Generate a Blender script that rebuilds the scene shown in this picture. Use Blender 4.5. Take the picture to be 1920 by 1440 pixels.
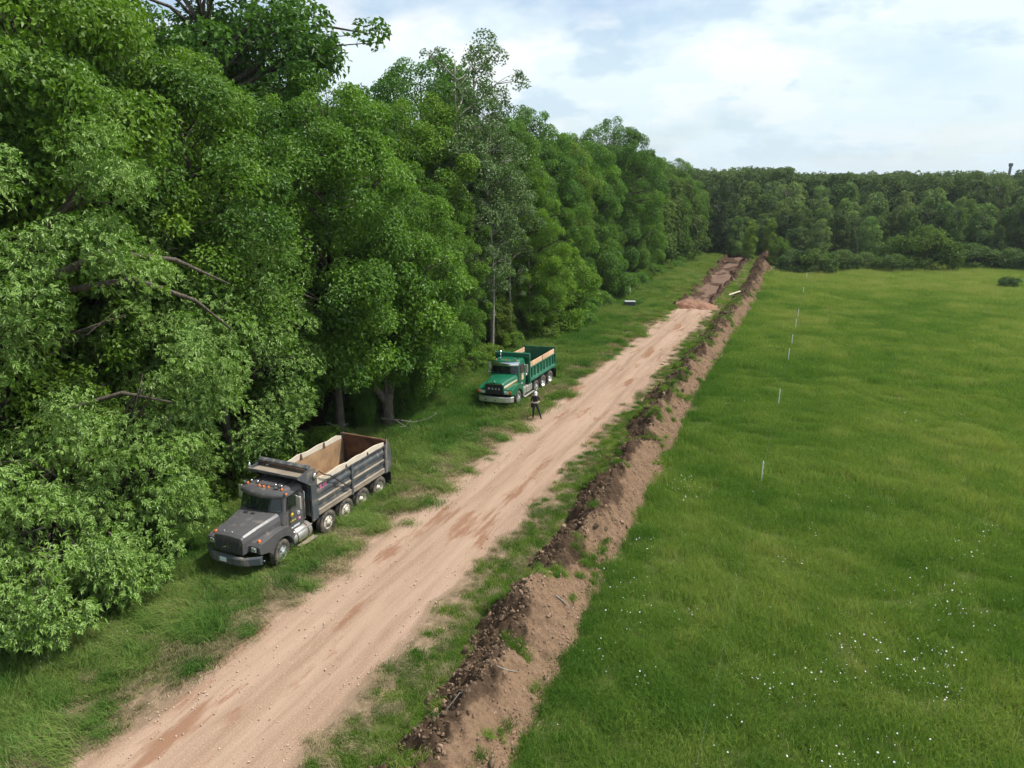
import bpy, bmesh, math, random
import numpy as np
from math import radians, sin, cos, pi
from mathutils import Vector, Matrix, Euler

for _o in list(bpy.data.objects):
    bpy.data.objects.remove(_o)
S = bpy.context.scene
C = S.collection

# ------------------------------------------------------------------ camera
cam_d = bpy.data.cameras.new('camera')
cam = bpy.data.objects.new('camera', cam_d)
C.objects.link(cam)
cam.location = (0, 0, 13.708)
cam.rotation_euler = (radians(90 - 15.371), 0, radians(23.112))
cam_d.sensor_width = 36.0
cam_d.lens = 36.0 * 1333.0 / 1920.0
cam_d.clip_start = 0.3
cam_d.clip_end = 9000
S.camera = cam

# ------------------------------------------------------------------ light, sky, exposure
SUN_EL = radians(57)
SUN_DIR = Vector((0.90 * cos(SUN_EL), 0.43 * cos(SUN_EL), sin(SUN_EL))).normalized()   # towards the sun
sun_d = bpy.data.lights.new('sun', 'SUN')
sun_d.energy = 4.6
sun_d.angle = radians(3.0)
sun_d.color = (1.0, 0.955, 0.88)
sun = bpy.data.objects.new('sun', sun_d)
C.objects.link(sun)
sun.rotation_euler = SUN_DIR.to_track_quat('Z', 'Y').to_euler()

S.view_settings.view_transform = 'Standard'
S.view_settings.look = 'None'
S.view_settings.exposure = 0.42
S.view_settings.gamma = 1.0
S.view_settings.use_curve_mapping = False
S.cycles.max_bounces = 5
S.cycles.diffuse_bounces = 2
S.cycles.glossy_bounces = 2
S.cycles.transmission_bounces = 3
S.cycles.use_adaptive_sampling = True
S.cycles.adaptive_threshold = 0.02


class NT:
    """small helper round a node tree"""
    def __init__(self, tree):
        self.t = tree
        self.n = tree.nodes
        self.l = tree.links
        self.n.clear()

    def add(self, kind, _in=None, **kw):
        nd = self.n.new(kind)
        for k, v in kw.items():
            setattr(nd, k, v)
        for k, v in (_in or {}).items():
            s = nd.inputs[k]
            if hasattr(v, 'is_output'):
                self.l.new(v, s)
            else:
                s.default_value = v
        return nd

    def math(self, op, a, b=0.0, clamp=False):
        nd = self.n.new('ShaderNodeMath')
        nd.operation = op
        nd.use_clamp = clamp
        for i, v in enumerate((a, b)):
            if hasattr(v, 'is_output'):
                self.l.new(v, nd.inputs[i])
            else:
                nd.inputs[i].default_value = v
        return nd.outputs[0]

    def mix(self, f, a, b, mode='MIX'):
        nd = self.n.new('ShaderNodeMix')
        nd.data_type = 'RGBA'
        nd.blend_type = mode
        nd.clamp_factor = True
        for s, v in ((nd.inputs[0], f), (nd.inputs[6], a), (nd.inputs[7], b)):
            if hasattr(v, 'is_output'):
                self.l.new(v, s)
            else:
                s.default_value = v if not isinstance(v, tuple) else (tuple(v) + (1.0,))[:4]
        return nd.outputs[2]

    def ramp(self, f, stops, interp='LINEAR'):
        nd = self.n.new('ShaderNodeValToRGB')
        nd.color_ramp.interpolation = interp
        e = nd.color_ramp.elements
        while len(e) < len(stops):
            e.new(0.5)
        for el, (p, c) in zip(e, stops):
            el.position = p
            el.color = (c, c, c, 1) if not isinstance(c, tuple) else (tuple(c) + (1.0,))[:4]
        self.l.new(f, nd.inputs[0])
        return nd.outputs[0]

    def noise(self, vec=None, scale=5.0, detail=4.0, rough=0.55, dist=0.0, dim='3D'):
        nd = self.add('ShaderNodeTexNoise', noise_dimensions=dim, _in={'Scale': scale, 'Detail': detail, 'Roughness': rough, 'Distortion': dist})
        if vec is not None:
            self.l.new(vec, nd.inputs['Vector'])
        return nd.outputs['Fac']

    def mapping(self, vec, scale=(1, 1, 1), loc=(0, 0, 0)):
        nd = self.add('ShaderNodeMapping', {'Scale': scale, 'Location': loc})
        self.l.new(vec, nd.inputs['Vector'])
        return nd.outputs[0]


world = bpy.data.worlds.new('World')
S.world = world
world.use_nodes = True
world.cycles.sampling_method = 'MANUAL'
world.cycles.sample_map_resolution = 256
w = NT(world.node_tree)
sky = w.add('ShaderNodeTexSky', sky_type='NISHITA', sun_disc=False)
sky.sun_elevation = SUN_EL
sky.sun_rotation = math.atan2(SUN_DIR.x, SUN_DIR.y)
sky.air_density = 1.0
sky.dust_density = 1.5
sky.ozone_density = 1.5
tc = w.add('ShaderNodeTexCoord').outputs['Generated']
sep = w.add('ShaderNodeSeparateXYZ', {0: tc})
zz = w.math('ADD', w.math('MAXIMUM', sep.outputs[2], 0.0), 0.30)
uv = w.add('ShaderNodeCombineXYZ', {0: w.math('DIVIDE', sep.outputs[0], zz), 1: w.math('DIVIDE', sep.outputs[1], zz), 2: 0.0}).outputs[0]
veil = w.noise(w.mapping(uv, (1, 1, 1), (3.1, 0.4, 0)), 1.25, 5, 0.55, 0.0, '2D')       # high thin cloud sheet
puff = w.noise(w.mapping(uv, (1, 1, 1), (0.7, 7.3, 0)), 3.0, 5, 0.56, 0.0, '2D')      # lower puffs and wisps
veil_m = w.ramp(veil, [(0.32, 0.20), (0.50, 0.95)])
puff_m = w.ramp(puff, [(0.52, 0.0), (0.64, 0.95)])
cloud_c = w.mix(puff_m, (0.84, 0.955, 1.0), (0.60, 0.755, 0.86))
bright = w.ramp(w.noise(w.mapping(uv, (1, 1, 1), (5.0, 2.0, 0)), 2.4, 5, 0.58, 0.0, '2D'), [(0.52, 0.0), (0.62, 1.0)])
cloud_c = w.mix(bright, cloud_c, (0.97, 1.0, 1.0))
hz = w.ramp(sep.outputs[2], [(0.0, 1.0), (0.16, 0.0)])
cloud_c = w.mix(w.math('MULTIPLY', hz, 0.75), cloud_c, (0.62, 0.78, 0.88))
mask = w.math('MAXIMUM', veil_m, w.math('MULTIPLY', hz, 0.9))
bg1 = w.add('ShaderNodeBackground', {'Color': sky.outputs[0], 'Strength': 0.13})
bg2 = w.add('ShaderNodeBackground', {'Color': cloud_c, 'Strength': 0.83})
mx = w.add('ShaderNodeMixShader', {0: mask, 1: bg1.outputs[0], 2: bg2.outputs[0]})
w.add('ShaderNodeOutputWorld', {'Surface': mx.outputs[0]})

# ------------------------------------------------------------------ small helpers
def tag(o, label=None, cat=None, group=None, kind=None):
    if label: o['label'] = label
    if cat: o['category'] = cat
    if group: o['group'] = group
    if kind: o['kind'] = kind
    return o


def empty(name, loc=(0, 0, 0), rz=0.0):
    o = bpy.data.objects.new(name, None)
    o.empty_display_size = 0.3
    o.location = loc
    o.rotation_euler = (0, 0, rz)
    C.objects.link(o)
    return o


def raw_mesh(name, V, F, smooth=False, mat=None, attrs=None):
    """V (n,3) float array, F (m,k) int array or list of such arrays (different k)"""
    V = np.asarray(V, dtype=np.float32).reshape(-1, 3)
    Fs = F if isinstance(F, list) else [F]
    Fs = [np.asarray(f, dtype=np.int32) for f in Fs if len(f)]
    me = bpy.data.meshes.new(name)
    me.vertices.add(len(V))
    me.vertices.foreach_set('co', V.ravel())
    loops = np.concatenate([f.ravel() for f in Fs])
    tot = np.concatenate([np.full(len(f), f.shape[1], dtype=np.int32) for f in Fs])
    st = np.concatenate(([0], np.cumsum(tot)[:-1])).astype(np.int32)
    me.loops.add(len(loops))
    me.loops.foreach_set('vertex_index', loops)
    me.polygons.add(len(tot))
    me.polygons.foreach_set('loop_start', st)
    me.polygons.foreach_set('use_smooth', np.full(len(tot), smooth, dtype=bool))
    for k, a in (attrs or {}).items():
        at = me.attributes.new(k, 'FLOAT', 'POINT')
        at.data.foreach_set('value', np.asarray(a, dtype=np.float32))
    me.update(calc_edges=True)
    if mat is not None:
        me.materials.append(mat)
    return me


def obj(name, me, parent=None):
    o = bpy.data.objects.new(name, me)
    C.objects.link(o)
    if parent is not None:
        o.parent = parent
    return o


class MB:
    """collects shapes; build() links them as ONE mesh object"""
    def __init__(self):
        self.v = []
        self.f = []
        self.sm = []

    def add(self, V, F, smooth=False):
        b = len(self.v)
        self.v += [tuple(map(float, p)) for p in V]
        for f in F:
            self.f.append(tuple(b + int(i) for i in f))
            self.sm.append(smooth)
        return self

    def box(self, c, s, rot=None, taper=1.0):
        x, y, z = (k / 2 for k in s)
        P = [Vector((sx * x * (taper if sz > 0 else 1), sy * y * (taper if sz > 0 else 1), sz * z)) for sz in (-1, 1) for sy in (-1, 1) for sx in (-1, 1)]
        if rot is not None:
            R = Euler(rot).to_matrix()
            P = [R @ p for p in P]
        P = [(p[0] + c[0], p[1] + c[1], p[2] + c[2]) for p in P]
        return self.add(P, [(0, 2, 3, 1), (4, 5, 7, 6), (0, 1, 5, 4), (2, 6, 7, 3), (0, 4, 6, 2), (1, 3, 7, 5)])

    def bx(self, x0, x1, y0, y1, z0, z1):
        return self.box(((x0 + x1) / 2, (y0 + y1) / 2, (z0 + z1) / 2), (abs(x1 - x0), abs(y1 - y0), abs(z1 - z0)))

    def prism(self, poly, axis, t0, t1, smooth=False):
        """poly: 2D points; axis 1: poly is (x,z) run along y; 0: poly is (y,z) run along x; 2: (x,y) along z"""
        def P(p, t):
            return {0: (t, p[0], p[1]), 1: (p[0], t, p[1]), 2: (p[0], p[1], t)}[axis]
        n = len(poly)
        V = [P(p, t0) for p in poly] + [P(p, t1) for p in poly]
        F = [tuple(range(n))[::-1], tuple(range(n, 2 * n))] + [(i, (i + 1) % n, n + (i + 1) % n, n + i) for i in range(n)]
        return self.add(V, F, smooth)

    def loft(self, secs, smooth=False, cap=True, closed=True):
        n = len(secs[0])
        V = [p for s in secs for p in s]
        F = []
        for k in range(len(secs) - 1):
            for i in range(n if closed else n - 1):
                j = (i + 1) % n
                F.append((k * n + i, k * n + j, (k + 1) * n + j, (k + 1) * n + i))
        if cap:
            F.append(tuple(range(n))[::-1])
            F.append(tuple((len(secs) - 1) * n + i for i in range(n)))
        return self.add(V, F, smooth)

    def lathe(self, prof, c, axis='y', n=28, smooth=True, a0=0.0, a1=2 * pi):
        """prof: (radius, offset along axis)"""
        V = []
        full = abs(a1 - a0 - 2 * pi) < 1e-6
        m = n if full else n + 1
        for r, h in prof:
            for i in range(m):
                a = a0 + (a1 - a0) * i / n
                if axis == 'y': V.append((c[0] + r * cos(a), c[1] + h, c[2] + r * sin(a)))
                elif axis == 'x': V.append((c[0] + h, c[1] + r * cos(a), c[2] + r * sin(a)))
                else: V.append((c[0] + r * cos(a), c[1] + r * sin(a), c[2] + h))
        F = []
        for k in range(len(prof) - 1):
            for i in range(m if full else m - 1):
                j = (i + 1) % m
                F.append((k * m + i, k * m + j, (k + 1) * m + j, (k + 1) * m + i))
        return self.add(V, F, smooth)

    def tube(self, pts, r, n=8, smooth=True):
        V, F = tube_geo(pts, r, n)
        return self.add(V, F, smooth)

    def build(self, name, mat, parent=None, bevel=0.0, seg=2):
        me = bpy.data.meshes.new(name)
        me.from_pydata(self.v, [], self.f)
        me.polygons.foreach_set('use_smooth', np.array(self.sm, dtype=bool))
        bm = bmesh.new()
        bm.from_mesh(me)
        bmesh.ops.recalc_face_normals(bm, faces=bm.faces)
        bm.to_mesh(me)
        bm.free()
        me.materials.append(mat)
        o = obj(name, me, parent)
        if bevel > 0:
            m = o.modifiers.new('edge', 'BEVEL')
            m.width = bevel
            m.segments = seg
            m.limit_method = 'ANGLE'
            m.angle_limit = radians(35)
        return o


def tube_geo(pts, r, n=8):
    pts = [Vector(p) for p in pts]
    rs = list(r) if hasattr(r, '__len__') else [r] * len(pts)
    V, F = [], []
    t = (pts[1] - pts[0]).normalized()
    u = t.orthogonal().normalized()
    for i, p in enumerate(pts):
        t = (pts[min(i + 1, len(pts) - 1)] - pts[max(i - 1, 0)]).normalized()
        u = (u - t * u.dot(t))
        u = u.normalized() if u.length > 1e-6 else t.orthogonal().normalized()
        v = t.cross(u)
        for k in range(n):
            a = 2 * pi * k / n
            V.append(tuple(p + (u * cos(a) + v * sin(a)) * rs[i]))
    for i in range(len(pts) - 1):
        for k in range(n):
            j = (k + 1) % n
            F.append((i * n + k, i * n + j, (i + 1) * n + j, (i + 1) * n + k))
    F.append(tuple(range(n))[::-1])
    F.append(tuple((len(pts) - 1) * n + k for k in range(n)))
    return V, F


# numpy value noise -------------------------------------------------
_T = np.random.RandomState(7).rand(256, 256).astype(np.float64)


def vnoise(x, y):
    xi = np.floor(x).astype(int); yi = np.floor(y).astype(int)
    fx = x - xi; fy = y - yi
    fx = fx * fx * fx * (fx * (fx * 6 - 15) + 10); fy = fy * fy * fy * (fy * (fy * 6 - 15) + 10)
    a = _T[xi & 255, yi & 255]; b = _T[(xi + 1) & 255, yi & 255]
    c = _T[xi & 255, (yi + 1) & 255]; d = _T[(xi + 1) & 255, (yi + 1) & 255]
    return (a * (1 - fx) + b * fx) * (1 - fy) + (c * (1 - fx) + d * fx) * fy - 0.5


def fbm(x, y, s=1.0, o=4, g=0.5, off=0.0):
    x = np.asarray(x, float) * s + off; y = np.asarray(y, float) * s + off * 1.7
    r = 0.0; a = 1.0
    for k in range(o):
        r = r + a * vnoise(x, y)
        x = x * 2.03 + 17.3; y = y * 2.01 + 5.1; a *= g
    return r          # about -0.7 .. 0.7


def sst(x, a, b):
    t = np.clip((np.asarray(x, float) - a) / (b - a), 0, 1)
    return t * t * (3 - 2 * t)


# ------------------------------------------------------------------ materials
def M(name):
    m = bpy.data.materials.new(name)
    m.use_nodes = True
    return m, NT(m.node_tree)


def basic(name, col, rough=0.5, metal=0.0, var=0.15, scale=6.0, bump=0.0, bscale=60.0, spec=0.5, dirt=None, dirt_amt=0.0, dirt_scale=3.0, coat=0.0):
    m, n = M(name)
    co = n.add('ShaderNodeTexCoord').outputs['Object']
    nz = n.noise(co, scale, 5, 0.6)
    c = n.mix(n.ramp(nz, [(0.3, 0.0), (0.7, 1.0)]), tuple(k * (1 - var) for k in col), tuple(min(1, k * (1 + var)) for k in col))
    r = rough
    if dirt is not None:
        dn = n.ramp(n.noise(co, dirt_scale, 8, 0.65, 0.3), [(0.62 - 0.35 * dirt_amt, 0.0), (0.80 - 0.2 * dirt_amt, 1.0)])
        dn = n.math('MULTIPLY', dn, min(1.0, 0.35 + dirt_amt))
        c = n.mix(dn, c, dirt)
        r = n.math('ADD', n.math('MULTIPLY', dn, 0.9 - rough), rough)
    bs = n.add('ShaderNodeBsdfPrincipled', {'Base Color': c, 'Roughness': r, 'Metallic': metal, 'Specular IOR Level': spec, 'Coat Weight': coat})
    if bump > 0:
        b = n.add('ShaderNodeBump', {'Strength': bump, 'Distance': 0.02, 'Height': n.noise(co, bscale, 4, 0.6)})
        n.l.new(b.outputs[0], bs.inputs['Normal'])
    n.add('ShaderNodeOutputMaterial', {'Surface': bs.outputs[0]})
    return m


def leaf_material(name, dark, light, under=None, trans=0.3, rough=0.45, instancer=False, spec=0.35):
    m, n = M(name)
    tone = n.add('ShaderNodeAttribute', attribute_name='tone').outputs['Fac']
    if instancer:
        t2 = n.add('ShaderNodeAttribute', attribute_name='itone', attribute_type='INSTANCER').outputs['Fac']
        tone = n.math('ADD', n.math('MULTIPLY', tone, 0.35), n.math('MULTIPLY', t2, 0.65))
    c = n.mix(tone, dark, light)
    oi = n.add('ShaderNodeObjectInfo')
    if not instancer:
        c = n.mix(1.0, c, oi.outputs['Color'], 'MULTIPLY')
    if under is not None:
        bf = n.add('ShaderNodeNewGeometry').outputs['Backfacing']
        c2 = n.mix(n.math('MULTIPLY', bf, 0.9), c, under)
    else:
        c2 = c
    p = n.add('ShaderNodeBsdfPrincipled', {'Base Color': c2, 'Roughness': rough, 'Specular IOR Level': spec})
    tcol = n.mix(1.0, c, (1.25, 1.35, 0.55), 'MULTIPLY')
    t = n.add('ShaderNodeBsdfTranslucent', {'Color': tcol})
    mx = n.add('ShaderNodeMixShader', {0: trans, 1: p.outputs[0], 2: t.outputs[0]})
    n.add('ShaderNodeOutputMaterial', {'Surface': mx.outputs[0]})
    return m

# ------------------------------------------------------------------ ground form
def berm_c(y):
    return np.interp(y, [0, 12, 20, 30, 45, 60, 80, 105, 150, 168], [-6.9, -7.1, -7.35, -7.4, -8.05, -8.0, -7.95, -8.0, -9.7, -10.4])


def dig_l(y): return np.interp(y, [84, 104, 164], [-15.3, -15.5, -18.7])
def dig_r(y): return np.interp(y, [84, 119, 164], [-11.6, -12.2, -14.4])


def base_h(x, y):
    x = np.asarray(x, float); y = np.asarray(y, float)
    h = 0.08 * fbm(x, y, 0.09, 2) + 0.04 * fbm(x, y, 0.4, 2, 0.5, 9)
    onroad = sst(x, -17.2, -15.8) * (1 - sst(x, -10.2, -8.8))
    h = h * (1 - onroad * sst(y, -50, -40))
    drop = (1 - sst(x, -18.4, -16.2)) * (1 - sst(y, 33, 44))
    h = h - 0.36 * drop - 0.12 * (1 - sst(x, -18.4, -16.2)) * sst(y, 60, 70)
    return h


def gh(x, y):
    x = np.asarray(x, float); y = np.asarray(y, float)
    h = base_h(x, y)
    road = sst(x, -15.2, -14.9) * (1 - sst(x, -11.2, -10.9)) * (1 - sst(y, 86, 87))
    h = h - 0.10 * road
    dig = sst(x, dig_l(y) - 0.3, dig_l(y) + 0.3) * (1 - sst(x, dig_r(y) - 0.3, dig_r(y) + 0.3)) * sst(y, 84, 87) * (1 - sst(y, 163, 164.5))
    return h - 0.42 * dig


def gh1(x, y):
    return float(gh(np.array([x]), np.array([y]))[0])


def axis(parts):
    out = []
    for a, b, d in parts:
        out.append(np.arange(a, b, d))
    return np.unique(np.round(np.concatenate(out), 4))


def grid_mesh(name, X, Y, Z, mat, attrs=None, smooth=True):
    ny, nx = X.shape
    idx = np.arange(nx * ny).reshape(ny, nx)
    F = np.stack([idx[:-1, :-1], idx[:-1, 1:], idx[1:, 1:], idx[1:, :-1]], -1).reshape(-1, 4)
    return raw_mesh(name, np.stack([X, Y, Z], -1).reshape(-1, 3), F, smooth, mat, {k: a.ravel() for k, a in (attrs or {}).items()})


# materials of the ground
def ground_material():
    m, n = M('ground')
    co = n.add('ShaderNodeTexCoord').outputs['Object']
    dirt = n.add('ShaderNodeAttribute', attribute_name='dirt').outputs['Fac']
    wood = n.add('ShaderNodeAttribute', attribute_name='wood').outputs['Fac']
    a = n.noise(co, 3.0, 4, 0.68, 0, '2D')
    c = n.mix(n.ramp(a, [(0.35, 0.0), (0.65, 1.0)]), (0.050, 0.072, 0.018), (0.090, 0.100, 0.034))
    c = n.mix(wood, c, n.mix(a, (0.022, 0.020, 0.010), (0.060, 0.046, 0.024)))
    dn = n.math('ADD', dirt, n.math('MULTIPLY', n.math('SUBTRACT', n.noise(co, 2.2, 4, 0.7, 0, '2D'), 0.5), 1.3))
    dm = n.ramp(dn, [(0.40, 0.0), (0.62, 1.0)])
    c = n.mix(dm, c, n.mix(n.ramp(a, [(0.35, 0.0), (0.65, 1.0)]), (0.13, 0.098, 0.062), (0.25, 0.180, 0.122)))
    bs = n.add('ShaderNodeBsdfDiffuse', {'Color': c})
    n.add('ShaderNodeOutputMaterial', {'Surface': bs.outputs[0]})
    return m


def road_material():
    m, n = M('road_dirt')
    co = n.add('ShaderNodeTexCoord').outputs['Object']
    lon = n.noise(n.mapping(co, (1.0, 0.07, 1.0)), 1.6, 5, 0.62, 0, '2D')
    c = n.mix(n.ramp(lon, [(0.32, 0.0), (0.68, 1.0)]), (0.262, 0.176, 0.124), (0.355, 0.250, 0.184))
    fine = n.noise(co, 18.0, 3, 0.8, 0, '2D')                       # stony speckle
    c = n.mix(n.ramp(fine, [(0.30, 0.35), (0.45, 0.0)]), c, (0.215, 0.130, 0.083))
    c = n.mix(n.ramp(fine, [(0.54, 0.0), (0.70, 0.5)]), c, (0.44, 0.34, 0.27))
    tr = n.add('ShaderNodeAttribute', attribute_name='track').outputs['Fac']          # wheel-packed fines
    c = n.mix(n.math('MULTIPLY', tr, n.ramp(lon, [(0.3, 0.15), (0.6, 0.6)])), c, (0.375, 0.270, 0.200))
    red = n.noise(n.mapping(co, (1.0, 0.20, 1.0), (4.3, 2.2, 0)), 0.75, 5, 0.66, 0, '2D')   # worn red-brown patches along the wheel tracks
    c = n.mix(n.ramp(red, [(0.57, 0.0), (0.66, 0.85)]), c, (0.225, 0.120, 0.074))
    e = n.add('ShaderNodeAttribute', attribute_name='edge').outputs['Fac']
    em = n.ramp(n.math('ADD', e, n.math('MULTIPLY', n.math('SUBTRACT', red, 0.5), 1.5)), [(0.40, 0.0), (0.8, 0.8)])
    c = n.mix(em, c, n.mix(fine, (0.13, 0.092, 0.060), (0.29, 0.21, 0.145)))
    bs = n.add('ShaderNodeBsdfDiffuse', {'Color': c, 'Roughness': 0.3})
    b = n.add('ShaderNodeBump', {'Strength': 0.55, 'Distance': 0.04, 'Height': n.math('ADD', n.math('MULTIPLY', lon, 1.4), fine)})
    n.l.new(b.outputs[0], bs.inputs['Normal'])
    n.add('ShaderNodeOutputMaterial', {'Surface': bs.outputs[0]})
    return m


def soil_material(name, dry, wet, scale=2.0):
    m, n = M(name)
    co = n.add('ShaderNodeTexCoord').outputs['Object']
    mo = n.add('ShaderNodeAttribute', attribute_name='soil_dark').outputs['Fac']
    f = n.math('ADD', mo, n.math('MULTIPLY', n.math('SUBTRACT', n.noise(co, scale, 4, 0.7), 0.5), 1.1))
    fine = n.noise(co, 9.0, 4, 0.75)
    darkc = n.mix(fine, tuple(k * 0.5 for k in wet), tuple(k * 1.6 for k in wet))
    palec = n.mix(n.ramp(fine, [(0.3, 0.0), (0.7, 1.0)]), tuple(k * 0.70 for k in dry), tuple(k * 1.22 for k in dry))
    c = n.mix(n.ramp(f, [(0.35, 0.0), (0.65, 1.0)]), palec, darkc)
    bs = n.add('ShaderNodeBsdfDiffuse', {'Color': c, 'Roughness': 0.3})
    b = n.add('ShaderNodeBump', {'Strength': 0.8, 'Distance': 0.07, 'Height': fine})
    n.l.new(b.outputs[0], bs.inputs['Normal'])
    n.add('ShaderNodeOutputMaterial', {'Surface': bs.outputs[0]})
    return m


MAT = {}
MAT['ground'] = ground_material()
MAT['road'] = road_material()
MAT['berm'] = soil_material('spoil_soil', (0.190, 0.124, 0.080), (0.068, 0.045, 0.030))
MAT['dig'] = soil_material('dug_soil', (0.180, 0.118, 0.088), (0.068, 0.043, 0.031), 0.8)
MAT['pile'] = soil_material('pile_gravel', (0.30, 0.172, 0.118), (0.19, 0.098, 0.064), 3.0)

# ground sheet
gx = axis([(-2600, -400, 300), (-400, -80, 40), (-80, -30, 3), (-30, 14, 0.25), (14, 60, 2), (60, 400, 30), (400, 2601, 300)])
gy = axis([(-600, -60, 90), (-60, 4, 6), (4, 100, 0.25), (100, 170, 0.5), (170, 260, 8), (260, 800, 60), (800, 5001, 600)])
GX, GY = np.meshgrid(gx, gy)
dirt = np.maximum(0, 1 - np.abs(GX + 15.6) / 1.35) + np.maximum(0, 1 - np.abs(GX + 10.35) / 1.1)
dirt = dirt * (1 - sst(GY, 86, 96)) + 0.75 * np.exp(-((GX - berm_c(GY)) / 1.9) ** 2) * (1 - sst(GY, 160, 168))
dirt += 0.5 * sst(GX, dig_l(GY) - 1.0, dig_l(GY)) * (1 - sst(GX, -9, -8)) * sst(GY, 86, 96) * (1 - sst(GY, 160, 168))
dirt += 0.9 * np.exp(-((GX + 12.5) / 5.5) ** 2 - ((GY - 165.5) / 0.8) ** 2) + 0.5 * np.exp(-((GX + 12.) / 3.2) ** 2 - ((GY - 86) / 2.5) ** 2)
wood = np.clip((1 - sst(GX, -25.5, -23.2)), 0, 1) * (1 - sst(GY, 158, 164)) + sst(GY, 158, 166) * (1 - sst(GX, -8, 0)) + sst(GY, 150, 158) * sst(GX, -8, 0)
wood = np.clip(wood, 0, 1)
far = sst(GY, 300, 420) + sst(np.abs(GX), 130, 200)
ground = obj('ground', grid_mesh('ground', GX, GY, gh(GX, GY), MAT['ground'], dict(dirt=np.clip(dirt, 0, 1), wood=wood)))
tag(ground, 'grassy ground under the meadow, verges and wood', kind='structure')

# dirt road
ry = np.arange(-6, 87.0, 0.16)
cu = np.linspace(0, 1, 40)
RL = -15.45 + 0.75 * fbm(ry, ry * 0, 0.35, 4, 0.55, 3) - 0.2
RR = -10.62 + 0.75 * fbm(ry, ry * 0, 0.33, 4, 0.55, 31) + 0.1
RX = RL[:, None] + (RR - RL)[:, None] * cu[None, :]
RY = np.repeat(ry[:, None], len(cu), 1)
edge = np.minimum(cu, 1 - cu)[None, :] * 4.9
RZ = base_h(RX, RY) + 0.012 + 0.06 * sst(edge, 0, 1.2)
TRK = np.zeros_like(RX)
for xc in (-14.35, -12.25, -13.75, -11.75):            # wheel tracks
    off = RX - xc - 0.35 * fbm(RY, RY * 0, 0.08, 2, 0.5, 5)
    RZ += -0.055 * np.exp(-(off / 0.30) ** 2) + 0.022 * np.exp(-((np.abs(off) - 0.48) / 0.12) ** 2) * (1 + 1.5 * fbm(RX, RY, 1.5, 2))
    TRK = np.maximum(TRK, np.exp(-(off / 0.34) ** 2))
RZ += 0.030 * fbm(RX, RY * 0.25, 1.3, 4) * sst(edge, 0, 0.5) + 0.014 * fbm(RX, RY, 4.0, 3) * sst(edge, 0, 0.3)
end = sst(RY, 84.5, 86.8)
RZ = RZ * (1 - end) + (gh(RX, RY) - 0.05) * end
road = obj('dirt_road', grid_mesh('dirt_road', RX, RY, RZ, MAT['road'], dict(edge=1 - sst(edge, 0.0, 0.55) + 0 * RX, track=TRK)))
tag(road, 'tan gravel haul road running straight from the foreground', kind='structure')

# stripped roadbed beyond the gravel heap
dy_ = np.arange(85.5, 164.3, 0.3)
DL = dig_l(dy_) + 1.3 * fbm(dy_, dy_ * 0, 0.22, 4, 0.6, 2) - 0.35
DR = dig_r(dy_) + 1.3 * fbm(dy_, dy_ * 0, 0.22, 4, 0.6, 8) + 0.35
cu = np.linspace(0, 1, 34)
DX = DL[:, None] + (DR - DL)[:, None] * cu
DY = np.repeat(dy_[:, None], len(cu), 1)
ed = np.minimum(cu, 1 - cu)[None, :] * 4.2
lump = sst(ed, 0.0, 0.2) * (1 - sst(ed, 0.35, 0.9))
DZ = base_h(DX, DY) + 0.02 - 0.30 * sst(ed, 0.15, 0.8) + lump * (0.28 + 0.9 * fbm(DX, DY, 1.1, 3)) + 0.16 * fbm(DX, DY, 0.9, 4)
DZ += 0.30 * sst(DY, 159, 163) * (0.7 + fbm(DX, DY, 1.0, 3))
dig = obj('dug_roadbed', grid_mesh('dug_roadbed', DX, DY, DZ, MAT['dig'],
          dict(soil_dark=np.clip(0.30 + 0.35 * sst(DY, 100, 150) + 0.9 * lump + 0.9 * fbm(DX * 1.6, DY * 0.45, 0.6, 4), 0, 1) + 0 * DX)))  # damp dug soil, darker along the lumpy edges and farther off
tag(dig, 'stripped dark brown roadbed beyond the gravel heap', kind='structure')

# spoil bank beside the road
by = axis([(4, 45, 0.065), (45, 95, 0.12), (95, 166, 0.3)])
bu = np.linspace(-1, 1, 56)


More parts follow.
